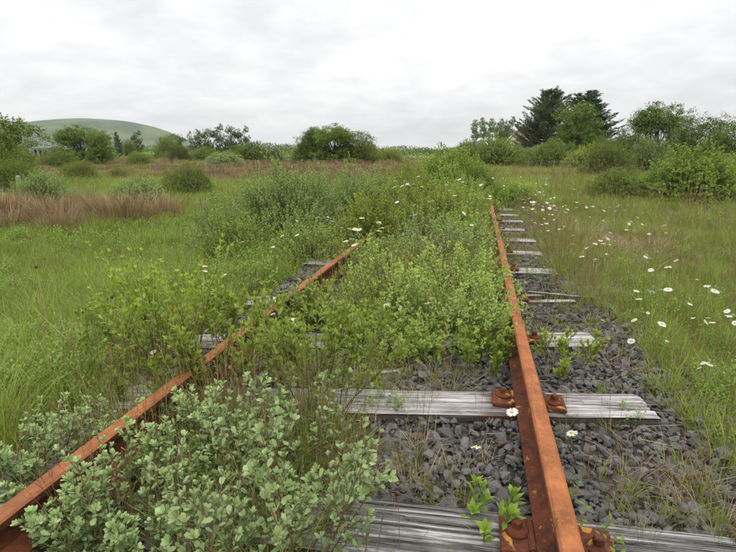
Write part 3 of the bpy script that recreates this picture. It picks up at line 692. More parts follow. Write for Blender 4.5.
def mound(h, rx, ry, nsh, shL, nlf, leafL, leafW, upb=.6, lump=.22, angle=.85, seed=1, fmin=.45, tall=.12, r0=.004, rosette=5, dead=0, low=-.05):
    """dome-shaped growth: leafy shoots filling a lumpy dome, each joined to the root by a branch"""
    global rng; rng = np.random.default_rng(seed); sb = MB()
    u = rng.normal(0, 1, (nsh*3, 3)); u = unit(u); u = u[u[:, 2] > low][:nsh]; n_ = len(u)
    f = fmin+(1-fmin)*rng.random(n_)**.55
    q1 = rng.uniform(0, 6.28, 6); lm = 1+lump*(np.sin(u[:, 0]*4.1+q1[0])*np.sin(u[:, 1]*4.7+q1[1])+.7*np.sin(u[:, 0]*9+u[:, 2]*7+q1[2])*np.sin(u[:, 1]*8.3+q1[3])+.5*np.sin(u[:, 2]*11+q1[4])*np.sin((u[:, 0]-u[:, 1])*13+q1[5]))
    out_ = u*np.array([rx, ry, h])*(f*lm)[:, None]; out_[:, 2] = np.maximum(out_[:, 2], .04*h)
    ax = unit(u*np.array([1, 1, .6])*.8+np.array([0, 0, upb])+rng.normal(0, .28, (n_, 3)))
    L_ = shL*rng.uniform(.6, 1.2, n_)*np.where(rng.random(n_) < tall, 1.7, 1); b = out_-ax*(L_*.6)[:, None]; b[:, 2] = np.maximum(b[:, 2], .0); tip = b+ax*L_[:, None]
    segs(sb, b, tip, r0*.32, r0*.14, 4)
    k = slice(0, n_, 3); root = np.stack([rng.normal(0, rx*.16, n_), rng.normal(0, ry*.16, n_), np.full(n_, -.03)], 1)[k]; bb = b[k]; m1 = root*.55+bb*.45+np.array([0, 0, 1.])*(.10*h*rng.random(len(bb)))[:, None]
    segs(sb, root, m1, r0, r0*.6, 5); segs(sb, m1, bb, r0*.6, r0*.32, 4)
    ref = unit(rng.normal(0, 1, (n_, 3))); U = unit(np.cross(ax, ref)); W_ = np.cross(ax, U); P, D, NN, v, LL = [], [], [], [], []; sv = rng.random(n_)*.5
    tot = nlf+rosette
    for i in range(tot):
        ros = i >= nlf; t = 1.0 if ros else .08+.88*i/max(nlf-1, 1); az = (i*2.4 if not ros else i*6.283/rosette)+rng.uniform(0, .7, n_)
        rd_ = U*np.cos(az)[:, None]+W_*np.sin(az)[:, None]; an = angle*(rng.uniform(.35, .85, n_) if ros else (1.1-.4*t)*rng.uniform(.75, 1.25, n_))
        d = ax*np.cos(an)[:, None]+rd_*np.sin(an)[:, None]; P.append(b+ax*(L_*t)[:, None]); D.append(d); NN.append(ax*np.sin(an)[:, None]-rd_*(np.cos(an)*.6)[:, None]+np.array([0, 0, .6]))
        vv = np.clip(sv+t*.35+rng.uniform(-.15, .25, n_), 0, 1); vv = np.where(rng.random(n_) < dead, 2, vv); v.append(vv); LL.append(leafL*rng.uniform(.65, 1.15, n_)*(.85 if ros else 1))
    P, D, NN, v, LL = map(np.concatenate, (P, D, NN, v, LL)); return sb, P, D, NN, LL, LL*leafW, v
def shrub_thing(name, label, cat, loc, spec, m, hi=True, shape=OBO, rz=0, scl=1, group=None, indiv=0, twig=None):
    sb, P, D, NN, L, W, v = mound(**spec) if 'nsh' in spec else shrub(shape=shape, **spec); t = thing(name, label, cat, loc, rz, scl, group)
    so_ = link('stems', sb.mesh('stems', twig or (M_TWIGG if 'nsh' in spec else M_TWIG), True), t); so_['kind'] = 'stuff'
    if indiv:
        Wd = P*scl+np.array(loc); d = np.linalg.norm(Wd-CAM, axis=1); z = (Wd-CAM)@FW; a = 368+F_PX*((Wd-CAM)@RT)/z; b = 276-F_PX*((Wd-CAM)@UP)/z
        vis = (a > 0) & (a < 736) & (b < 552) & (z > 0); score = np.where(vis, L/d, 0); sel = np.argsort(-score)[:indiv]; mask = np.zeros(len(P), bool); mask[sel] = True
        lm = []
        for k in range(5):
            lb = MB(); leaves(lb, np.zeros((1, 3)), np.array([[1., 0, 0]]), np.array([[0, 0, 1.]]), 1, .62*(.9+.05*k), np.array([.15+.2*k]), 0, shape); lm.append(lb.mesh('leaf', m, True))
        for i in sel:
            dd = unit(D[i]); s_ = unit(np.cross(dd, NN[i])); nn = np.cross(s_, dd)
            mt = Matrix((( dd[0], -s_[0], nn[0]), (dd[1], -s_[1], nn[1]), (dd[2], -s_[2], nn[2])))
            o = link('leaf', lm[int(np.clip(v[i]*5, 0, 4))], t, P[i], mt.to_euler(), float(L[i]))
        P, D, NN, L, W, v = P[~mask], D[~mask], NN[~mask], L[~mask], W[~mask], v[~mask]
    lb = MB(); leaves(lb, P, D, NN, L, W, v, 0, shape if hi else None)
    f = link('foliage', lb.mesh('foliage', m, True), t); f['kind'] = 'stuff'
    return t
def at(x, y): return (x, y, g(x, y) if (x < -1.5 or x > 1.9) else zbed(x, y))

# --- foreground pale sallow
sal = dict(dead=.025, h=.58, rad=None, nst=12, ntw=9, leafL=.0255, leafW=.52, nlf=8, lean=.95, base=.10, up=.35, r0=.0042, rosette=6, angle=1.0)
shrub_thing('sallow_bush', 'pale grey-green sallow in the near corner between the rails, tallest shoot in the middle', 'sallow bush', at(.0, 1.25), {**sal, 'seed': 11, 'h': .76, 'lean': .95, 'nst': 13, 'ntw': 10}, M_SALLOW, indiv=280)
shrub_thing('sallow_bush', 'leafy pale sallow reaching right over the gravel toward the nearest sleeper', 'sallow bush', at(.02, 1.55), {**sal, 'seed': 18, 'h': .48, 'lean': 1.1, 'nst': 8}, M_SALLOW)
shrub_thing('sallow_bush', 'pale sallow filling the bottom edge inside the left rail', 'sallow bush', at(-.22, 1.02), {**sal, 'seed': 19, 'h': .38, 'lean': 1.2, 'nst': 11}, M_SALLOW)
for x, y, h_, n_, sd_, lab in ((-.62, 1.12, .24, 12, 311, 'low sallow sprig against the near web of the left rail'), (-.58, 1.5, .26, 11, 312, 'low sallow shoots inside the left rail before the second sleeper'), (-.92, 1.05, .34, 10, 313, 'sallow shoots overhanging the left rail at the bottom left'), (-1.5, 1.25, .30, 12, 314, 'low sallow outermost at the bottom left'), (-.95, 1.75, .30, 8, 315, 'short sallow at the left rail by its bottom third'),
    (-.30, 1.42, .30, 13, 316, 'leafy sallow hiding the nearest sleeper between the rails'), (-.05, 1.38, .26, 11, 317, 'low sallow sprigs over the middle of the nearest sleeper'), (-.35, 1.85, .34, 9, 318, 'mid-height sallow just past the nearest sleeper')):
    shrub_thing('sallow_bush', lab, 'sallow bush', at(x, y), {**sal, 'seed': sd_, 'h': h_, 'lean': 1.1, 'nst': n_}, M_SALLOW)
shrub_thing('sallow_bush', 'pale sallow sprawling over the nearest stretch of the left rail', 'sallow bush', at(-.52, 1.22), {**sal, 'seed': 12, 'h': .46, 'nst': 18}, M_SALLOW, indiv=240)
shrub_thing('sallow_bush', 'low pale sallow at the bottom left corner outside the left rail', 'sallow bush', at(-1.15, 1.45), {**sal, 'seed': 13, 'h': .40, 'nst': 16}, M_SALLOW, indiv=160)
shrub_thing('sallow_bush', 'small pale sallow at the bottom edge beside the nearest sleeper', 'sallow bush', at(.22, 1.02), {**sal, 'seed': 14, 'h': .34, 'nst': 8, 'ntw': 6}, M_SALLOW)
shrub_thing('sallow_bush', 'grey-leaved sallow between the left rail and the second sleeper', 'sallow bush', at(-.42, 1.75), {**sal, 'seed': 15, 'h': .48, 'nst': 14, 'leafL': .029}, M_SALLOW)
# --- upright yellow-green willow shoots
yel = dict(h=.78, rad=None, nst=12, ntw=9, leafL=.040, leafW=.38, nlf=10, lean=.42, base=.16, up=.25, r0=.0035, rosette=5, angle=.65)
shrub_thing('willow_sapling', 'tall yellow-green willow shoots beside the left rail by the silver sleeper end', 'willow sapling', at(-1.22, 2.50), {**yel, 'seed': 21, 'nst': 20, 'h': .84, 'lean': .5}, M_YELLOW, shape=LAN)
shrub_thing('willow_sapling', 'thin yellow-green willow shoots standing left of the taller clump', 'willow sapling', at(-1.72, 2.6), {**yel, 'seed': 22, 'h': .52, 'nst': 7}, M_YELLOW, shape=LAN)
shrub_thing('willow_sapling', 'slender yellow-green willow between the rails above the pale sallow', 'willow sapling', at(-.22, 2.1), {**yel, 'seed': 23, 'h': .78, 'nst': 12, 'lean': .34}, M_YELLOW, shape=LAN)
shrub_thing('willow_sapling', 'yellow-green willow shoots crossing the inside of the left rail', 'willow sapling', at(-.72, 2.2), {**yel, 'seed': 24, 'h': .50, 'nst': 9}, M_YELLOW, shape=LAN)
shrub_thing('willow_sapling', 'bright willow sprig leaning on the left rail near its middle', 'willow sapling', at(-.60, 3.15), {**yel, 'seed': 25, 'h': .46, 'nst': 8}, M_YELLOW, shape=LAN)
shrub_thing('willow_sapling', 'small willow sprig spilling over the right rail onto the ballast', 'willow sapling', at(1.08, 2.98), {**yel, 'seed': 26, 'h': .30, 'nst': 7, 'leafL': .034, 'lean': .9}, M_YELLOW, shape=LAN)
shrub_thing('willow_sapling', 'low green willow shoots against the inside of the right rail', 'willow sapling', at(.60, 2.85), {**yel, 'seed': 27, 'h': .34, 'nst': 8, 'leafL': .036, 'lean': .8}, M_YELLOW, shape=LAN)
for x, y, h_, n_, sd_, lab in ((-.95, 2.85, .46, 10, 301, 'yellow-green willow between the left rail and the third sleeper'), (-.45, 2.55, .50, 10, 302, 'yellow-green willow in front of the third sleeper'), (-1.55, 3.3, .42, 9, 303, 'yellow-green willow outside the left rail by the third sleeper'), (-1.0, 2.05, .40, 8, 304, 'yellow-green willow over the left end of the second sleeper'), (-.25, 2.95, .42, 9, 305, 'light willow shoots just before the creeping mounds')):
    shrub_thing('willow_sapling', lab, 'willow sapling', at(x, y), {**yel, 'seed': sd_, 'h': h_, 'nst': n_}, M_YELLOW, shape=LAN)
# --- creeping willow mounds between the rails
cr = dict(lump=.34, h=.45, nsh=520, shL=.11, nlf=9, leafL=.031, leafW=.52, upb=.8, r0=.0045, angle=.95)
for x, y, h_, rx_, ry_, ns_, sd_, lab in ((.40, 3.35, .40, .46, .50, 430, 31, 'dense creeping willow mound hugging the right rail'), (-.12, 3.75, .44, .50, .55, 480, 32, 'dense creeping willow mound in the middle of the track'),
                              (.36, 4.35, .47, .55, .60, 560, 33, 'pale creeping willow behind the two nearest mounds'), (-.30, 4.75, .44, .52, .55, 480, 34, 'creeping willow beside the last visible bit of the left rail'),
                              (.10, 5.5, .56, .66, .75, 620, 35, 'grey-green willow mound in mid track before the olive thicket'), (-.66, 3.35, .30, .30, .36, 200, 36, 'small creeping willow just inside the left rail'),
                              (.0, 2.95, .24, .34, .24, 190, 37, 'low creeping willow over the third sleeper')):
    shrub_thing('creeping_willow', lab, 'creeping willow', at(x, y), {**cr, 'h': h_, 'rx': rx_, 'ry': ry_, 'nsh': int(ns_*1.35), 'seed': sd_}, M_OLIVE if sd_ == 34 else M_GREY if sd_ == 35 else M_CREEP, group='willow mounds between the rails')
gw = dict(shL=.17, nlf=12, leafL=.044, leafW=.46, upb=.8, r0=.008, lump=.20, fmin=.35, tall=.2, angle=.8)
shrub_thing('grey_willow', 'big grey-green willow thicket left of where the left rail vanishes', 'grey willow', at(-2.25, 7.2), {**gw, 'h': 1.15, 'rx': .95, 'ry': .9, 'nsh': 2100, 'seed': 41}, M_GREY, hi=False)
shrub_thing('grey_willow', 'grey-green willow at the left flank of the big thicket', 'grey willow', at(-3.2, 7.4), {**gw, 'h': .85, 'rx': .8, 'ry': .7, 'nsh': 1300, 'seed': 42}, M_GREY, hi=False)
shrub_thing('grey_willow', 'low leafy willow at the left foot of the big thicket', 'grey willow', at(-2.45, 6.0), {**gw, 'h': .70, 'rx': .7, 'ry': .55, 'nsh': 900, 'leafL': .036, 'seed': 43}, M_CREEP, hi=False)
shrub_thing('grey_willow', 'low leafy willow where the left rail vanishes', 'grey willow', at(-1.45, 5.75), {**gw, 'h': .55, 'rx': .55, 'ry': .5, 'nsh': 650, 'leafL': .034, 'seed': 45}, M_CREEP, hi=False)
shrub_thing('grey_willow', 'taller grey-green willow at the back right of the big thicket', 'grey willow', at(-1.3, 8.2), {**gw, 'h': 1.0, 'rx': .8, 'ry': .7, 'nsh': 1400, 'seed': 44}, M_GREY, hi=False)
ol = {**gw, 'leafL': .042, 'leafW': .50, 'dead': .04}
for x, y, h_, rd, sd_, m_, lab in ((-.75, 6.6, .80, .62, 51, M_OLIVE, 'olive willow with browning leaves right of the big thicket'), (-.05, 7.2, .80, .75, 52, M_OLIVE, 'olive willow in mid track with daisies at its foot'),
                                  (.38, 6.7, .50, .42, 53, M_CREEP, 'low light green willow beside the far right rail'), (-.7, 9.0, .95, .9, 54, M_OLIVE, 'olive willow behind the daisies in mid track'),
                                  (.15, 8.9, .70, .62, 55, M_CREEP, 'light green willow crowding the far end of the right rail'), (-2.2, 10.2, .95, 1.0, 56, M_GREY, 'hazy grey willow left of the far track'),
                                  (.2, 10.9, .8, .8, 57, M_CREEP, 'light green willow swallowing the right rail at its far end'), (1.35, 12.6, .55, .8, 58, M_CREEP, 'low pale growth among the far daisies right of the rail')):
    shrub_thing('olive_willow', lab, 'willow bush', at(x, y), {**ol, 'h': h_, 'rx': rd, 'ry': rd, 'nsh': int(1500*rd), 'seed': sd_}, m_, hi=False, group='willow bushes grown over the track')
# --- library bushes for farther off
def lib(name, label, cat, spec, m, hide=True, **k): return shrub_thing(name, label, cat, (0, 0, -50), spec, m, hi=False, **k)
big = dict(h=1.0, rx=.85, ry=.85, nsh=2000, shL=.10, nlf=6, rosette=3, leafL=.040, leafW=.55, upb=.45, r0=.008, lump=.13, fmin=.6, tall=.0)
def place(lib_list, key, px, pyt, y, wpx, label, group=None, sink=.05, hs=1.0):
    """copy number one uses the library mesh itself; sized by its pixel width and top at distance y"""
    p = gx(px, y); top = pt(px, pyt, y)[2]; hgt = (top-p[2]+sink); wid = wpx/F_PX*y*1.03
    src = lib_list[key]; meta = src['_m']; sx = wid/meta[0]; sz = hgt/meta[1]*hs
    loc = (p[0], p[1], p[2]-sink); scl = (sx, sx, sz)
    if not src['_u']:
        src['_u'] = True; o = src['o']; o.location = loc; o.scale = scl; o.rotation_euler = (0, 0, random.uniform(0, 6.28)); tag(o, label, None, group)
    else:
        o = copy_tree(src['o'], loc, random.uniform(0, 6.28), scl, label, group)
        if not group and 'group' in o: del o['group']
    return o
LIB = {}
def reg(key, o):
    f = [c for c in o.children if c.name.startswith(('foliage', 'crown'))][0].data; n_ = len(f.vertices); co = np.zeros(n_*3); f.vertices.foreach_get('co', co); co = co.reshape(-1, 3)
    wx = max(np.percentile(co[:, 0], 98.5)-np.percentile(co[:, 0], 1.5), .01); wy = np.percentile(co[:, 1], 98.5)-np.percentile(co[:, 1], 1.5)
    LIB[key] = {'o': o, '_m': ((wx+wy)/2, np.percentile(co[:, 2], 99.3)), '_u': False}
for i in range(2):
    reg('willow%d' % i, lib('willow_bush', 'x', 'willow bush', {**big, 'seed': 61+i}, M_BUSH))
    reg('bramble%d' % i, lib('bramble_bush', 'x', 'bramble bush', {**big, 'seed': 65+i, 'leafL': .042, 'leafW': .66, 'upb': .2, 'nsh': 2600, 'lump': .16}, M_BRAM))
    reg('grey%d' % i, lib('grey_willow', 'x', 'grey willow', {**big, 'seed': 71+i, 'leafL': .038}, M_GREY))
    reg('dark%d' % i, lib('dark_bush', 'x', 'dark bush', {**big, 'seed': 75+i, 'leafL': .040}, M_DARKB))
    reg('olive%d' % i, lib('olive_willow', 'x', 'willow bush', {**big, 'seed': 77+i}, M_OLIVE))

# ------------------------------------------------------------------ trees
def broadleaf(name, label, cat, m, h=8., cw=6., ch=5.5, nlobe=16, nl=7000, leaf=.22, seed=1, bark=None, lobe=(.22, .38), trunkr=.18, bias=0., skirt=True):
    global rng; rng = np.random.default_rng(seed); t = thing(name, label, cat, (0, 0, -50)); tb = MB(); cb = MB()
    cz = h-ch/2; C = []
    k = 0
    while len(C) < nlobe:
        u = unit(rng.normal(0, 1, 3)); rr = rng.uniform(.25, .86)**.8; fl = 1/max(.45, math.sqrt(1-u[2]**2)) if u[2] < 0 else 1.0; p = np.array([u[0]*cw/2*rr*fl, u[1]*cw/2*rr*fl, cz+u[2]*ch/2*rr])
        C.append(p)
    for k_ in range(11 if skirt else 0):
        a_ = k_*2.4+rng.uniform(0, .5); q_ = rng.uniform(.35, .82); C.append(np.array([math.cos(a_)*cw/2*q_, math.sin(a_)*cw/2*q_, h*rng.uniform(.12, .34)]))
    nlobe = len(C); C = np.array(C); rad_ = rng.uniform(*lobe, nlobe)*(cw+ch)/4*1.1
    trunk = shoot((0, 0, -.1), (rng.normal(0, .05), rng.normal(0, .05), 1), 6, h*.72, up=.2, jit=.05); poly(tb, trunk, trunkr, trunkr*.3, 7)
    for p, rr in zip(C, rad_):
        i = int(np.clip((p[2]*.45)/(h*.72)*6, 1, 5)); b = trunk[i]; mid = (b+p)/2+np.array([0, 0, -.08*h*rng.random()])+rng.normal(0, .02*h, 3); L_ = [b, b*.6+mid*.4, mid, mid*.4+p*.6, p]
        poly(tb, L_, trunkr*.42, trunkr*.08, 5)
        for _ in range(5):
            e_ = p+unit(rng.normal(0, 1, 3))*rr*.9; poly(tb, [mid*.3+p*.7, (p+e_)/2, e_], trunkr*.10, trunkr*.03, 4)
    per = (rad_**2/np.sum(rad_**2)*nl).astype(int); P, D, v = [], [], []
    for p, rr, n_ in zip(C, rad_, per):
        # twig clumps on each lobe
        nc = max(6, n_//26); u = unit(rng.normal(0, 1, (nc, 3))); cc = p+u*(rr*rng.uniform(.55, 1.12, nc)**1.0)[:, None]*np.array([1, 1, .85]); q = rng.integers(0, nc, n_)
        pos = cc[q]+rng.normal(0, 1, (n_, 3))*rr*.13; P.append(pos); D.append(unit(rng.normal(0, 1, (n_, 3)))+u[q]*.6+np.array([0, 0, -.2]))
        cl = rng.uniform(0, 1, nc); v.append(np.clip(cl[q]*.6+rng.uniform(0, .4, n_), 0, 1))
    P = np.concatenate(P); D = np.concatenate(D); v = np.concatenate(v); n_ = len(P)
    leaves(cb, P, D, rng.normal(0, .6, (n_, 3))+np.array([0, 0, 1]), leaf*rng.uniform(.6, 1.3, n_), leaf*.62, v)
    link('trunk', tb.mesh('trunk', bark or M_BARK, True), t); c = link('crown', cb.mesh('crown', m), t); c['kind'] = 'stuff'; return t
def conifer(name, label, cat, m, h=11., rb=3.6, whorls=22, per=7, seed=1, droop=-.1, upturn=.5, bare=.12, irr=.25, leaf=.30, shape=1.0, bark=None):
    global rng; rng = np.random.default_rng(seed); t = thing(name, label, cat, (0, 0, -50)); tb = MB(); cb = MB()
    trunk = shoot((0, 0, -.1), (0, 0, 1), 8, h, up=.3, jit=.02); poly(tb, trunk, h*.022, .02, 7); P, D, NN, v = [], [], [], []
    for wv in range(whorls):
        f0 = bare+(1-bare)*(wv+rng.uniform(0, .6))/whorls; f_ = min(f0, .985)
        R0 = rb*((1-f_)**shape)*(1 if f_ > bare+.08 else .8)+.12
        for k in range(per):
            f = min(max(f0+rng.normal(0, .018), .02), .99); i = min(int(f*8), 7); b = trunk[i]*(1-(f*8-i))+trunk[i+1]*(f*8-i)
            az = rng.uniform(0, 6.283); L_ = R0*rng.uniform(1-irr*1.6, 1+irr*.6); d = np.array([math.cos(az), math.sin(az), droop+rng.normal(0, .08)])
            pts = shoot(b, d, 5, max(L_, .15), up=upturn, jit=.06); poly(tb, pts, .035*(1-f_)+.012, .006, 4)
            ns_ = max(4, int(L_*9)); cl = rng.random()
            for q in range(ns_):
                tt = .22+.78*(q+.5)/ns_; a = min(int(tt*5), 4); p = pts[a]*(1-(tt*5-a))+pts[a+1]*(tt*5-a); ax = unit(pts[a+1]-pts[a]); sd_ = unit(np.cross(ax, [0, 0, 1.]))
                wl = .55*L_*(1-tt)*.55+.16
                for s_ in (-1, 1):
                    for e_ in range(2):
                        dd = ax*.75+sd_*s_*rng.uniform(.5, 1.1)+np.array([0, 0, rng.uniform(-.25, .35)])
                        pp_ = p+sd_*s_*wl*rng.uniform(0, .9)+rng.normal(0, .05, 3); P.append(pp_); D.append(dd); NN.append(rng.normal(0, .5, 3)+np.array([0, 0, 1])); v.append(np.clip(cl*.5+rng.uniform(0, .5), 0, 1))
    P, D, NN, v = map(np.array, (P, D, NN, v)); leaves(cb, P, D, NN, leaf*rng.uniform(.6, 1.3, len(P)), leaf*.34, v)
    link('trunk', tb.mesh('trunk', bark or M_BARK, True), t); c = link('crown', cb.mesh('crown', m), t); c['kind'] = 'stuff'; return t

reg('round0', broadleaf('broadleaf_tree', 'x', 'tree', M_TREE, 8, 7.5, 8.0, 38, 34000, .21, 81, lobe=(.26, .42)))
reg('round1', broadleaf('broadleaf_tree', 'x', 'tree', M_TREE, 8, 6.5, 7.9, 32, 24000, .18, 82, lobe=(.25, .40)))
reg('darkround', broadleaf('dark_tree', 'x', 'tree', M_DARKB, 8, 7.4, 8.0, 40, 24000, .18, 88, lobe=(.24, .38)))
reg('bright', broadleaf('bright_tree', 'x', 'tree', M_OAK, 8, 7.6, 7.4, 44, 28000, .17, 83, lobe=(.20, .32)))
reg('cone', broadleaf('birch_tree', 'x', 'tree', M_OAK, 9, 5.4, 9.0, 36, 20000, .15, 84, lobe=(.16, .28)))
reg('open', broadleaf('open_tree', 'x', 'tree', M_TREE, 9, 5.0, 7.4, 20, 11000, .18, 85, lobe=(.16, .28), trunkr=.14))
reg('open1', broadleaf('open_tree', 'x', 'tree', M_TREE, 9, 4.6, 7.8, 18, 10000, .18, 86, lobe=(.18, .30), trunkr=.14))
reg('poplar', broadleaf('poplar_tree', 'x', 'tree', M_POP, 12, 2.6, 11, 22, 6000, .20, 87, skirt=False, bark=M_BARKP, lobe=(.09, .16), trunkr=.10))
reg('pine', conifer('pine_tree', 'x', 'pine tree', M_PINE, 11, 5.4, 34, 9, 91, droop=.15, upturn=.75, irr=.38, shape=.60, bare=.06, leaf=.35))
reg('spruce', conifer('spruce_tree', 'x', 'spruce tree', M_SPR, 12, 3.7, 46, 7, 92, droop=-.12, upturn=.75, irr=.55, shape=.70, bare=.04, leaf=.38))
P2 = lambda *a, **k: place(LIB, *a, **k)
# right-hand skyline
P2('pine', 543, 91, 80, 46, 'large dark pine with a broad ragged crown, left of the spruces')
P2('spruce', 575, 94, 92, 34, 'dark narrow spruce standing behind the round green tree')
P2('spruce', 594, 92, 88, 44, 'pointed dark spruce at the right end of the conifers')
P2('cone', 577, 105, 70, 44, 'bright green rounded tree in front of the two spruces')
P2('bright', 655, 105, 78, 50, 'round bright green tree standing alone on the right')
for i, (px, top) in enumerate(((474, 120), (482, 118), (489, 119), (497, 119), (508, 117))):
    P2('poplar', px, top, 120+3*i, 9 if i < 4 else 9, ['pale thin poplar at the left end of the poplar row', 'second pale poplar from the left in the row', 'third pale poplar in the row', 'fourth pale poplar, right end of the row', 'pale poplar between the house and the poplar row'][i], 'grey poplars on the skyline')
P2('round1', 502, 124, 118, 12, 'small dark tree between the poplars')
for i, (k, px, top, y, wd_, lab) in enumerate((
    ('darkround', 702, 118, 44, 50, 'wide dark green willow clump at the right, on the skyline'), ('darkround', 736, 122, 36, 48, 'dark willow clump cut off by the right edge'),
    ('bramble0', 690, 147, 16, 78, 'large leafy bramble bush in the right meadow'), ('bramble1', 618, 170, 17, 52, 'lower leafy bush left of the large bramble bush'),
    ('willow0', 606, 142, 33, 46, 'rounded willow bush behind the bramble bushes'), ('grey0', 648, 137, 40, 36, 'small grey-green bush below the lone round tree'),
    ('dark0', 625, 130, 62, 50, 'dark scrub between the spruces and the lone round tree'), ('willow1', 555, 140, 60, 46, 'green bush in front of the big pine'),
    ('grey1', 534, 146, 66, 38, 'pale green bush below the cream gable'), ('willow0', 497, 137, 62, 48, 'round green bush under the poplars'),
    ('willow1', 470, 140, 70, 40, 'green bush left of the poplar row'), ('olive0', 590, 144, 55, 44, 'yellowish bush below the spruces'),
    ('grey0', 728, 158, 24, 40, 'grey-green bush beyond the large bramble bush'), ('olive1', 760, 150, 20, 70, 'olive bush just past the right edge of the meadow'),
    ('bramble0', 452, 150, 13.2, 84, 'wide willow mound over the far end of the track'), ('willow1', 474, 163, 12.3, 50, 'green willow mound just left of the far right rail'),
    ('olive0', 405, 165, 11.6, 60, 'olive willow before the wide willow mound'))):
    P2(k, px, top, y, wd_, lab)
# left side
P2('round0', -8, 117, 21, 98, 'big dark green tree cut off by the left edge', hs=1.0)
P2('bright', 84, 127, 62, 60, 'broad round tree below the hill')
P2('cone', 100, 133, 58, 28, 'lighter green tree at the right front of the broad round tree')
P2('open', 138, 131, 150, 12, 'small tree with a thin bare trunk on the hill foot')
P2('spruce', 120, 132, 150, 9, 'slim dark spruce right of the broad round tree')
P2('round1', 130, 140, 145, 12, 'little dark tree beside the slim spruce')
for i, (k, px, top, wd_) in enumerate((('open1', 180, 134, 16), ('open', 197, 130, 15), ('open1', 207, 129, 13), ('open', 219, 125, 16), ('open1', 233, 127, 15), ('open', 243, 127, 15))):
    P2(k, px, top, 130+i*2, wd_, ['leftmost', 'second from the left', 'third from the left', 'tallest', 'fifth from the left', 'rightmost'][i]+' tree of the skyline row', 'row of trees on the skyline', hs=1.0)
for i, (k, px, top, y, wd_, lab) in enumerate((
    ('round0', 314, 129, 76, 32, 'dark tree at the left of the central copse'), ('bright', 334, 126, 74, 40, 'tallest tree of the central copse'), ('round1', 356, 132, 75, 38, 'rounded tree at the right of the central copse'),
    ('willow0', 168, 136, 118, 26, 'rounded bush at the foot of the skyline row'), ('dark1', 180, 146, 80, 22, 'dark thorn bush before the skyline row'), ('willow1', 205, 147, 84, 34, 'green bush below the tallest skyline tree'),
    ('willow0', 252, 142, 88, 44, 'wide green bush right of the skyline row'), ('dark0', 275, 148, 84, 20, 'dark scrub bush left of the central copse'), ('olive0', 370, 143, 80, 26, 'olive bush at the right foot of the central copse'),
    ('olive1', 390, 148, 78, 26, 'low olive bush right of the central copse'), ('grey0', 300, 147, 78, 26, 'grey bush under the central copse'),
    ('willow1', 2, 143, 19.5, 64, 'leafy green bush at the foot of the tree on the left edge'), ('grey0', 44, 171, 13.0, 72, 'grey-green bush behind the brown rushes at the left'), ('grey1', 139, 177, 13.6, 66, 'low grey-green bush behind the brown rushes, farther right'),
    ('willow1', 189, 164, 18.5, 50, 'rounded bush in the bog between the rushes and the thicket'), ('willow0', 14, 160, 17, 60, 'green bush under the big tree at the left edge'),
    ('olive1', 80, 161, 26, 40, 'yellow-green bush in the bog beneath the broad round tree'), ('olive0', 118, 166, 32, 26, 'small yellow-green bush out on the brown bog'),
    ('willow1', 60, 152, 50, 40, 'green bush left of the broad round tree'), ('willow0', 140, 152, 60, 30, 'green bush out beyond the brown bog'),
    ('grey0', 225, 152, 60, 40, 'grey scrub before the wide green bush'), ('olive0', 20, 148, 60, 40, 'pale bush by the ruined stone shed'))):
    P2(k, px, top, y, wd_, lab)
# far hedgerows: each one a line of growth nobody could count
def hedge(px0, px1, y0, y1, h, label, seed, m):
    global rng; rng = np.random.default_rng(seed); cb = MB(); a = gx(px0, y0); b = gx(px1, y1); L_ = np.linalg.norm(b-a); n_ = int(min(16000, L_*70))
    t = rng.random(n_); c = a[None]*(1-t)[:, None]+b[None]*t[:, None]; hh = h*(.75+.45*wav(c[:, 0], c[:, 1], L_/5, seed=seed % 5)+.2*wav(c[:, 0], c[:, 1], L_/17, seed=3)); hh = np.maximum(hh, .25*h)
    c[:, 2] = zt(c[:, 0], c[:, 1])+hh*rng.random(n_)**.6; c[:, 1] += rng.normal(0, h*.3, n_); c[:, 0] += rng.normal(0, h*.2, n_)
    leaves(cb, c, rng.normal(0, 1, (n_, 3)), rng.normal(0, .6, (n_, 3))+np.array([0, 0, 1]), h*.12, h*.085, np.clip(wav(c[:, 0], c[:, 1], L_/12, seed=2)*.5+rng.random(n_)*.7, 0, 1))
    return tag(link('hedgerow', cb.mesh('hedgerow', m)), label, kind='stuff')
hedge(-40, 62, 150, 150, 4.6, 'dark hedgerow at the foot of the hill', 101, M_DARKB)
hedge(105, 300, 190, 200, 3.6, 'far hedgerow behind the skyline trees', 102, M_TREE)
hedge(150, 300, 112, 118, 2.6, 'low green hedgerow at the foot of the skyline trees', 103, M_TREE)
hedge(255, 480, 190, 185, 4.4, 'far wooded skyline in the centre', 104, M_DARKB)
hedge(165, 330, 100, 104, 2.3, 'thick hedge joining the skyline row and the central copse', 114, M_TREE)
hedge(375, 490, 130, 125, 2.6, 'low hedgerow on the centre skyline', 105, M_TREE)
hedge(50, 150, 78, 84, 1.5, 'scrubby hedge at the foot of the broad round tree', 112, M_BUSH)
hedge(255, 400, 92, 86, 1.9, 'scrubby hedge at the foot of the central copse', 113, M_BUSH)
hedge(500, 700, 110, 95, 3.0, 'hedgerow behind the conifers', 106, M_DARKB)
hedge(620, 800, 70, 62, 3.2, 'dark hedgerow at the far right', 107, M_DARKB)
hedge(110, 170, 260, 260, 2.5, 'thin hedge between the pale fields under the hill', 108, M_DARKB)
hedge(-40, 420, 92, 88, 1.1, 'ragged scrub along the far side of the brown bog', 109, M_HEATH)
hedge(60, 330, 62, 56, .55, 'low dark heather bank across the brown bog', 110, M_HEATH)
hedge(440, 600, 66, 60, .9, 'scrub along the far side of the right meadow', 111, M_BUSH)

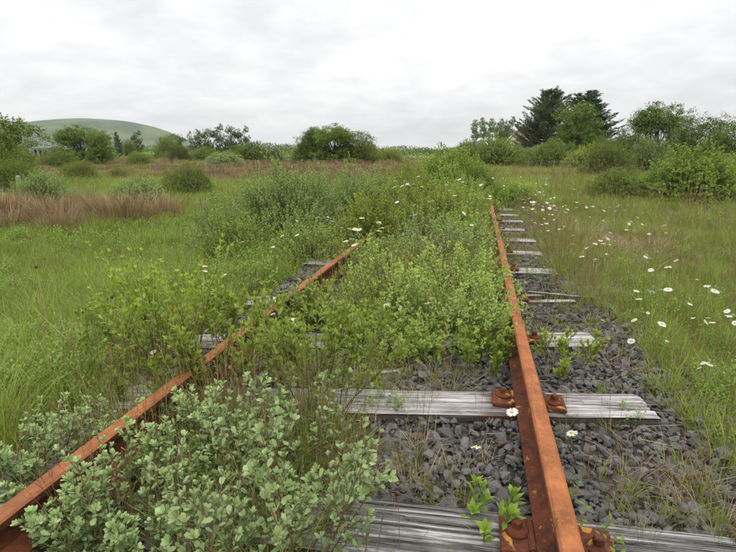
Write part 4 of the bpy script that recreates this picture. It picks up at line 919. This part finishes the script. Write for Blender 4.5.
# ------------------------------------------------------------------ buildings
def box(bm, c, s):
    r_ = bmesh.ops.create_cube(bm, size=1); bmesh.ops.scale(bm, vec=s, verts=r_['verts']); bmesh.ops.translate(bm, vec=c, verts=r_['verts']); return r_['verts']
def bmobj(name, bm, m, parent=None, **k):
    me = bpy.data.meshes.new(name); bm.to_mesh(me); bm.free(); me.materials.append(m); return link(name, me, parent, **k)
M_CREAM = surf('cream_render', lambda t: mixc(t, tex(t, 3), (.60, .52, .36), (.72, .64, .46)), .85)
M_WHITE = surf('white_paint', lambda t: (.74, .74, .72), .7)
M_SLATE = surf('slate', lambda t: mixc(t, tex(t, 4), (.09, .09, .10), (.16, .16, .17)), .7)
M_DARK = surf('dark_opening', lambda t: (.015, .015, .018), .3)
M_RUIN = surf('ruin_stone', lambda t: mixc(t, tex(t, 2.5, 6), (.13, .125, .115), (.34, .33, .31)), .95, lambda t: tex(t, 5), 1, .1)
def house(px, y):
    p = gx(px, y); t = thing('farmhouse', 'cream gabled house half hidden between the poplars and the big pine', 'house', p, R(-18))
    W_, D_, H_, Rg = 5.4, 8, 2.9, 2.9
    bm = bmesh.new(); q = [bm.verts.new(v_) for v_ in ((-W_/2, 0, 0), (W_/2, 0, 0), (W_/2, 0, H_), (0, 0, H_+Rg), (-W_/2, 0, H_), (-W_/2, D_, 0), (W_/2, D_, 0), (W_/2, D_, H_), (0, D_, H_+Rg), (-W_/2, D_, H_))]
    for f in ((0, 1, 2, 3, 4), (9, 8, 7, 6, 5), (1, 6, 7, 2), (4, 9, 5, 0)): bm.faces.new([q[i] for i in f])
    bmobj('wall', bm, M_CREAM, t)
    an = math.atan2(Rg, W_/2); L_ = math.hypot(W_/2, Rg)+.35
    for s in (-1, 1):
        bm = bmesh.new(); box(bm, (0, 0, 0), (L_, D_+.5, .14)); bmobj('roof', bm, M_SLATE, t, loc=(s*(W_/4+.07), D_/2, H_+Rg/2-.02+.07), rot=(0, s*an, 0))
        bm = bmesh.new(); box(bm, (0, 0, 0), (L_, .06, .20)); bmobj('bargeboard', bm, M_WHITE, t, loc=(s*(W_/4+.07), -.29, H_+Rg/2+.0), rot=(0, s*an, 0))
    bm = bmesh.new(); box(bm, (0, 0, 0), (.7, .9, 1.5)); bmobj('chimney', bm, M_CREAM, t, loc=(0, D_-.6, H_+Rg+.4))
    for z in (1.5, 3.9):
        bm = bmesh.new(); box(bm, (0, 0, 0), (.9, .10, 1.0)); wf = bmobj('window', bm, M_WHITE, t, loc=(0, -.03, z)); bm = bmesh.new(); box(bm, (0, 0, 0), (.7, .04, .8)); bmobj('pane', bm, M_DARK, wf, loc=(0, -.05, 0))
    bm = bmesh.new(); box(bm, (0, 0, 0), (3.2, 4, 2.4)); bmobj('porch', bm, M_WHITE, t, loc=(-W_/2-1.61, 3, 1.2))
    return t
house(517, 100)
def shed(px, y):
    p = gx(px, y); t = thing('stone_shed', 'small ruined grey stone shed with dark openings under the hill', 'stone shed', (p[0], p[1], p[2]), R(12)); W_, H_ = 4.6, 2.3
    bm = bmesh.new(); xs_ = [(-W_/2, -1.6), (-.8, -.3), (.6, 1.0), (1.9, W_/2)]
    for a, b in xs_: box(bm, ((a+b)/2, 0, H_/2), (b-a, .4, H_))
    box(bm, (0, 0, H_+.15), (W_, .398, .3)); box(bm, (-W_/2+.2, 2, H_/2), (.39, 3.5, H_-.01)); box(bm, (W_/2-.2, 2, H_/2), (.39, 3.5, H_-.01)); bmobj('wall', bm, M_RUIN, t)
    bm = bmesh.new(); box(bm, (0, 0, 0), (W_-.9, .05, H_-.1)); bmobj('dark_interior', bm, M_DARK, t, loc=(0, 1.5, H_/2-.05))
    bm = bmesh.new(); vs = box(bm, (0, 0, 0), (W_+.3, 4.4, .12)); bmobj('roof', bm, M_SLATE, t, loc=(0, 1.9, H_+.62), rot=(R(8), 0, 0))
    bm = bmesh.new(); box(bm, (0, 0, 0), (.10, .08, H_+1.0)); bmobj('post', bm, M_WHITE, t, loc=(-W_/2-.35, -.1, H_/2)); return t
shed(41, 118)
# fences
M_POST = surf('pale_post', lambda t: mixc(t, tex(t, 8, sv=(1, 1, .2)), (.16, .15, .135), (.34, .32, .29)), .9)
M_WIRE = surf('wire', lambda t: (.22, .22, .22), .5)
def fence(px0, px1, y0, y1, n_, label, h=.95, pr=.03):
    a = gx(px0, y0); b = gx(px1, y1); t = thing('wire_fence', label, 'wire fence', tuple(a)); tops = []
    for i in range(n_):
        q = a+(b-a)*i/(n_-1); q = np.array([q[0], q[1], g(q[0], q[1])]); hh = h*random.uniform(.85, 1.1); mb = MB()
        tp = q-a+np.array([random.uniform(-.06, .06), 0, hh]); poly(mb, [q-a-np.array([0, 0, .2]), (q-a+tp)/2, tp], pr, pr*.9, 8); segs(mb, tp[None], tp[None]+np.array([[0, 0, .03]]), pr*.9, .002, 8)
        link('post', mb.mesh('post', M_POST, False), t); tops.append(tp)
    mb = MB()
    for f in (.35, .65, .92): W3 = np.array([tq*1.0-np.array([0, 0, h*(1-f)]) for tq in tops]); segs(mb, W3[:-1], W3[1:], .006, .006, 4)
    link('wires', mb.mesh('wires', M_WIRE), t)
fence(150, 345, 40, 52, 9, 'thin wire fence with pale posts crossing the brown bog')
fence(528, 598, 52, 47, 6, 'short wire fence with pale posts below the conifers')
pst = MB(); poly(pst, [(0, 0, -.2), (0, 0, .5), (0.02, 0, 1.0)], .10, .085, 8); segs(pst, np.array([[.02, 0, 1.0]]), np.array([[.02, 0, 1.04]]), .085, .01, 8)
p = gx(20, 15.5); tag(link('wooden_post', pst.mesh('wooden_post', M_BARKP), None, tuple(p)), 'lone thick grey post in the bushes at the left edge', 'wooden post')

# ------------------------------------------------------------------ daisies and dead stalks
def daisy_mesh(seed):
    rr = np.random.default_rng(seed); pb = MB(); n_ = 19; a = np.arange(n_)*6.283/n_+rr.normal(0, .05, n_); D = np.stack([np.cos(a), np.sin(a), rr.normal(-.02, .09, n_)], 1); P = D*np.array([1, 1, 0])*.006
    leaves(pb, P, D, np.tile([0, 0, 1.], (n_, 1)), .019*rr.uniform(.88, 1.05, n_), .0065, rr.random(n_), 0, OBO); pet = pb.mesh('petals', M_PETAL)
    db = MB(); ring = []
    for r_, z_ in ((.0075, -.001), (.0072, .002), (.005, .0045), (.0005, .0055)):
        an = np.arange(10)*6.283/10; ring.append(np.stack([np.cos(an)*r_, np.sin(an)*r_, np.full(10, z_)], 1))
    V = np.concatenate(ring); f = []
    for i in range(3):
        q = np.arange(10)+i*10; q2 = (np.arange(10)+1) % 10+i*10; f.append(np.stack([q, q2, q2+10, q+10], 1))
    db.add(V, np.concatenate(f)); return pet, db.mesh('disc', M_DISC, True)
DM = [daisy_mesh(i) for i in range(3)]
def stem_mesh(seed):
    rr = np.random.default_rng(seed); sb = MB(); c = rr.normal(0, .04, 2); poly(sb, [(0, 0, 0), (c[0]*.3, c[1]*.3, -.4), (c[0], c[1], -.75), (c[0]*1.2, c[1]*1.2, -1)], .0014/.3, .0022/.3, 4)
    P = np.array([(c[0]*t_, c[1]*t_, -t_) for t_ in (.45, .6, .72, .85)]); D = rr.normal(0, 1, (4, 3)); D[:, 2] = .8; leaves(sb, P, D, np.tile([0, 0, 1.], (4, 1)), .10, .02, .5, 0, LAN); return sb.mesh('stem', M_STEMG)
SM = [stem_mesh(i) for i in range(4)]
HEADZ = 0
def daisy(px, py, hz, label, group=None, size=1.0, face=None, near=True):
    if px < 440 and py < 300: hz += .16+.03*(py < 250); size *= .82
    elif 440 <= px < 492 and py < 230: hz += .15; size *= .8
    """flower head at height hz above the sleepers, seen at (px, py)"""
    p = pz(px, py, hz); gz = at(p[0], p[1])[2]; L_ = max(hz-gz, .06)
    t = thing('oxeye_daisy', label, 'daisy', tuple(p), 0, size, group); i = random.randrange(3)
    tilt = (R(random.gauss(14, 14)), R(random.gauss(0, 14)), random.uniform(0, 6.3)) if face is None else face
    pe = link('petals', DM[i][0], t, rot=tilt); link('disc', DM[i][1], pe)
    if near: link('stem', SM[random.randrange(4)], t, scl=(.3/size, .3/size, L_/size))
    return t
DX = 'oxeye daisies around the track'
for px, py, hz, lab, s in (
    (512, 412, .12, 'white daisy leaning against the inside of the right rail above the second sleeper', 1.15), (572, 433, .02, 'white daisy low on the stones just right of the right rail', 1.1), (476, 447, .02, 'white daisy low on the ballast between the rails', 1.0),
    (631, 341, .02, 'daisy with a clear yellow disc at the ballast edge', 1.1), (662, 324, .05, 'wide open daisy with yellow disc in the green verge', 1.3), (634, 320, .05, 'half closed daisy hanging at the ballast edge', 1.0),
    (668, 267, .18, 'broad side-on daisy, uppermost of the near verge', 1.5), (651, 270, .16, 'thin side-on daisy left of the uppermost broad one', 1.1), (668, 289.5, .16, 'broad flat daisy in the middle of the near verge', 1.4),
    (661, 289.8, .16, 'daisy touching the broad flat one on its left', 1.0), (652, 292, .15, 'tilted daisy left of the broad flat one', 1.2), (639, 299, .14, 'lower daisy of the pair left of the tilted one', 1.1), (636.5, 291, .15, 'upper daisy of the pair left of the tilted one', 1.0),
    (675, 299, .10, 'tiny daisy below the broad flat one', .7), (690, 304, .14, 'lone small daisy in the lush grass', .9), (715, 291, .18, 'flat daisy above the lush grass on the right', 1.4), (707, 286, .18, 'daisy up and left of the flat one on the right', 1.1),
    (697, 279.5, .18, 'small daisy with thin petals at the top right', .9), (727, 311, .16, 'upper daisy of the trio at the right edge', .9), (729, 316, .15, 'lower daisy of the trio at the right edge', .95), (734, 315, .15, 'smallest daisy of the trio at the right edge', .7),
    (708, 318, .13, 'upper daisy of the clustered four', .8), (706, 322, .12, 'middle daisy of the clustered four', .9), (712, 322.5, .12, 'right daisy of the clustered four', .9), (693, 318, .10, 'small daisy left of the clustered four', .6),
    (648, 313, .08, 'tiny daisy above the wide open one', .6), (709, 364, .04, 'bright daisy low in the long grass at the right', 1.0), (703, 363, .05, 'narrow daisy beside the bright low one', .7), (699, 368, .03, 'dim daisy under the narrow one', .6),
    (667, 341, .03, 'faint daisy bud low in the verge', .55), (573, 235.5, .10, 'single bright daisy in the far verge', 1.3), (610, 207.5, .1, 'pale side-on daisy far out in the verge', 1.2), (592, 207.5, .1, 'pale daisy left of the far side-on one', 1.1),
    (735, 323, .1, 'daisy cut off by the right edge', .8)):
    daisy(px, py, hz, lab, DX, s)
for px, py, hz, lab, s in (
    (242, 242, .25, 'double daisy at the left foot of the big thicket', 1.5), (239, 256, .2, 'daisy just below the double one by the thicket', 1.0), (282, 236, .3, 'daisy at the front of the big thicket', 1.2), (273, 239, .28, 'daisy left of the front one at the thicket', .9), (273, 247, .25, 'small daisy beneath the thicket pair', .8), (297, 235, .3, 'upper right daisy in front of the thicket', 1.2),
    (297, 221, .35, 'daisy high in the grey thicket', 1.2), (315, 228, .3, 'tiny daisy at the right of the grey thicket', .7), (328, 217, .35, 'small daisy near the top of the grey thicket', .9), (331, 221, .33, 'wide daisy near the top of the grey thicket', 1.3),
    (204, 266, .30, 'upper daisy behind the yellow-green willow', 1.3), (205, 271, .28, 'lower daisy behind the yellow-green willow', .9), (224, 275, .22, 'bright daisy right of the yellow-green willow', 1.0), (213, 294, .2, 'daisy seen beside the yellow-green willow twigs', .9), (171, 293, .25, 'daisy between the yellow-green willow shoots', .9),
    (146, 307, .2, 'small daisy at the left of the yellow-green willow', .8), (115, 310, .15, 'side-on daisy in the left meadow', 1.0), (153, 352, .1, 'low daisy in the yellow-green willow foot', .8), (273, 314, .18, 'small daisy over the left rail', .9), (292, 319, .2, 'daisy between the rails near the left one', 1.0),
    (340, 326, .15, 'ragged daisy above the peeling sleeper', 1.4), (382, 329, .12, 'large flat daisy over the third sleeper', 1.3), (387, 305, .22, 'tilted daisy low in the willow mound', 1.1), (400, 308, .2, 'small daisy in the willow mound', .8), (428, 303, .25, 'bright daisy in the middle of the willow mound', 1.1)):
    daisy(px, py, hz, lab, DX, s)
for a in ((350, 229), (355, 229), (359, 229.5)): daisy(*a, .4, 'daisy of the tight trio right of the grey thicket', DX, 1.3)
for a in ((352, 239), (356, 244), (354, 245), (346, 241)): daisy(*a, .35, 'daisy of the loose four above the end of the left rail', DX, 1.2)
for a in ((379, 223), (382, 228), (379, 231), (362, 218), (397, 202), (414, 205), (432, 201), (429, 202), (415, 215), (379, 222)): daisy(*a, .45, 'daisy sprinkled over the olive willow in mid track', DX, 1.4)
for a in ((395, 181), (405, 181), (394, 187), (402, 186), (407, 184)): daisy(*a, .6, 'daisy of the small far group before the wide willow mound', DX, 1.5, near=False)
for a in ((468, 189), (475, 194), (483, 197), (460, 202), (461, 201), (477, 210), (464, 213), (477, 204), (472, 225), (465, 215), (486, 213), (490, 196), (499, 203)): daisy(*a, .3, 'daisy beside the far end of the right rail', DX, 1.5)
rd = random.Random(9)
for _ in range(84): a = (rd.gauss(542, 20), rd.gauss(205, 10)); daisy(*a, .24+rd.random()*.2, 'daisy in the dense white drift past the far sleepers', DX, rd.uniform(.7, 1.25), near=False) if a[0] > 512+(a[1]-195)*.7 else None
for _ in range(30): daisy(rd.uniform(494, 548), rd.uniform(176, 192), .32+rd.random()*.2, 'tiny daisy in the drift above the far rail end', DX, rd.uniform(.8, 1.3), near=False)
for _ in range(46): py_ = rd.uniform(202, 262); daisy(rd.uniform(540+(py_-200)*.5, 640+(py_-200)*1.2), py_, .14+rd.random()*.2, 'small daisy scattered through the far verge', DX, rd.uniform(.7, 1.2), near=False)
for _ in range(14): daisy(rd.uniform(400, 500), rd.uniform(176, 200), .7, 'tiny daisy among the far willow mounds', DX, 1.2, near=False)
M_DRY = surf('dry_stalk', lambda t: (.38, .28, .15), .8); M_HEADB = surf('dead_head', lambda t: (.085, .05, .035), .9)
def stalk(pix, y, label, rr=.003):
    P3 = [pt(a, b, y) for a, b in pix]; base = P3[-1]; base = np.array([base[0], base[1], g(base[0], base[1])]); sb = MB(); poly(sb, [q-base for q in P3[::-1]], rr, rr*.4, 5)
    return tag(link('dry_stalk', sb.mesh('dry_stalk', M_DRY), None, tuple(base)), label, 'dry stalk')
stalk([(31, 304), (48, 322), (68, 340), (82, 362), (92, 384), (97, 404)], 2.6, 'long pale dry stalk leaning left in the near meadow')
stalk([(53, 266), (57, 300), (62, 322), (70, 345)], 2.8, 'upright pale dry stalk behind the leaning one')
stalk([(30, 342), (45, 341), (55, 360), (58, 372)], 2.7, 'short bent dry stalk in the near meadow')
def dead_flower(px, py, y, label):
    p = pt(px, py, y); b = np.array([p[0], p[1], g(p[0], p[1])]); t = thing('seed_head', label, 'seed head', tuple(b)); sb = MB(); hh = p[2]-b[2]; poly(sb, [(0, 0, 0), (.02, 0, hh*.5), (0, 0, hh)], .0035, .0025, 5); link('stem', sb.mesh('stem', M_DRY), t)
    bm = bmesh.new(); bmesh.ops.create_icosphere(bm, subdivisions=3, radius=.011)
    for v_ in bm.verts: v_.co *= 1+.25*mnoise.noise(v_.co*160); v_.co.z *= 1.25
    bmobj('head', bm, M_HEADB, t, loc=(0, 0, hh))
dead_flower(36, 267, 3.2, 'round brown seed head standing in the left meadow'); dead_flower(112, 297, 3.0, 'brown seed head nearer the yellow-green willow')
# a docken growing by the nearest sleeper
sb, P, D, NN, L, W, v = shrub(h=.20, rad=None, nst=5, ntw=1, leafL=.06, leafW=.42, nlf=4, seed=201, lean=.8, base=.04)
t = thing('dock_plant', 'small broad-leaved green weed by the nearest sleeper inside the right rail', 'weed', at(.60, 1.50)); link('stems', sb.mesh('stems', M_STEMG), t); lb = MB(); leaves(lb, P, D, NN, L, W, v, 0, LAN); f = link('foliage', lb.mesh('foliage', M_LUSH), t); f['kind'] = 'stuff'

for k_, v_ in LIB.items():                      # library plants never planted
    if not v_['_u']:
        for c in list(v_['o'].children): bpy.data.objects.remove(c)
        bpy.data.objects.remove(v_['o']); print('unused', k_)
# ------------------------------------------------------------------ haze
if True:
    bm = bmesh.new(); r_ = bmesh.ops.create_cube(bm, size=1)
    me = bpy.data.meshes.new('haze'); bmesh.ops.scale(bm, vec=(12000, 9000, 197), verts=bm.verts); bm.to_mesh(me); bm.free()
    m, t, o = mat('haze'); pv = N(t, 'ShaderNodeVolumePrincipled'); pv.inputs['Color'].default_value = (.86, .89, .93, 1); pv.inputs['Density'].default_value = 0.00009; pv.inputs['Anisotropy'].default_value = .2
    t.links.new(pv.outputs[0], o.inputs['Volume']); me.materials.append(m); hz_ = link('haze', me, None, (0, 3000, 92.5)); tag(hz_, 'thin pale haze over the land', kind='stuff')
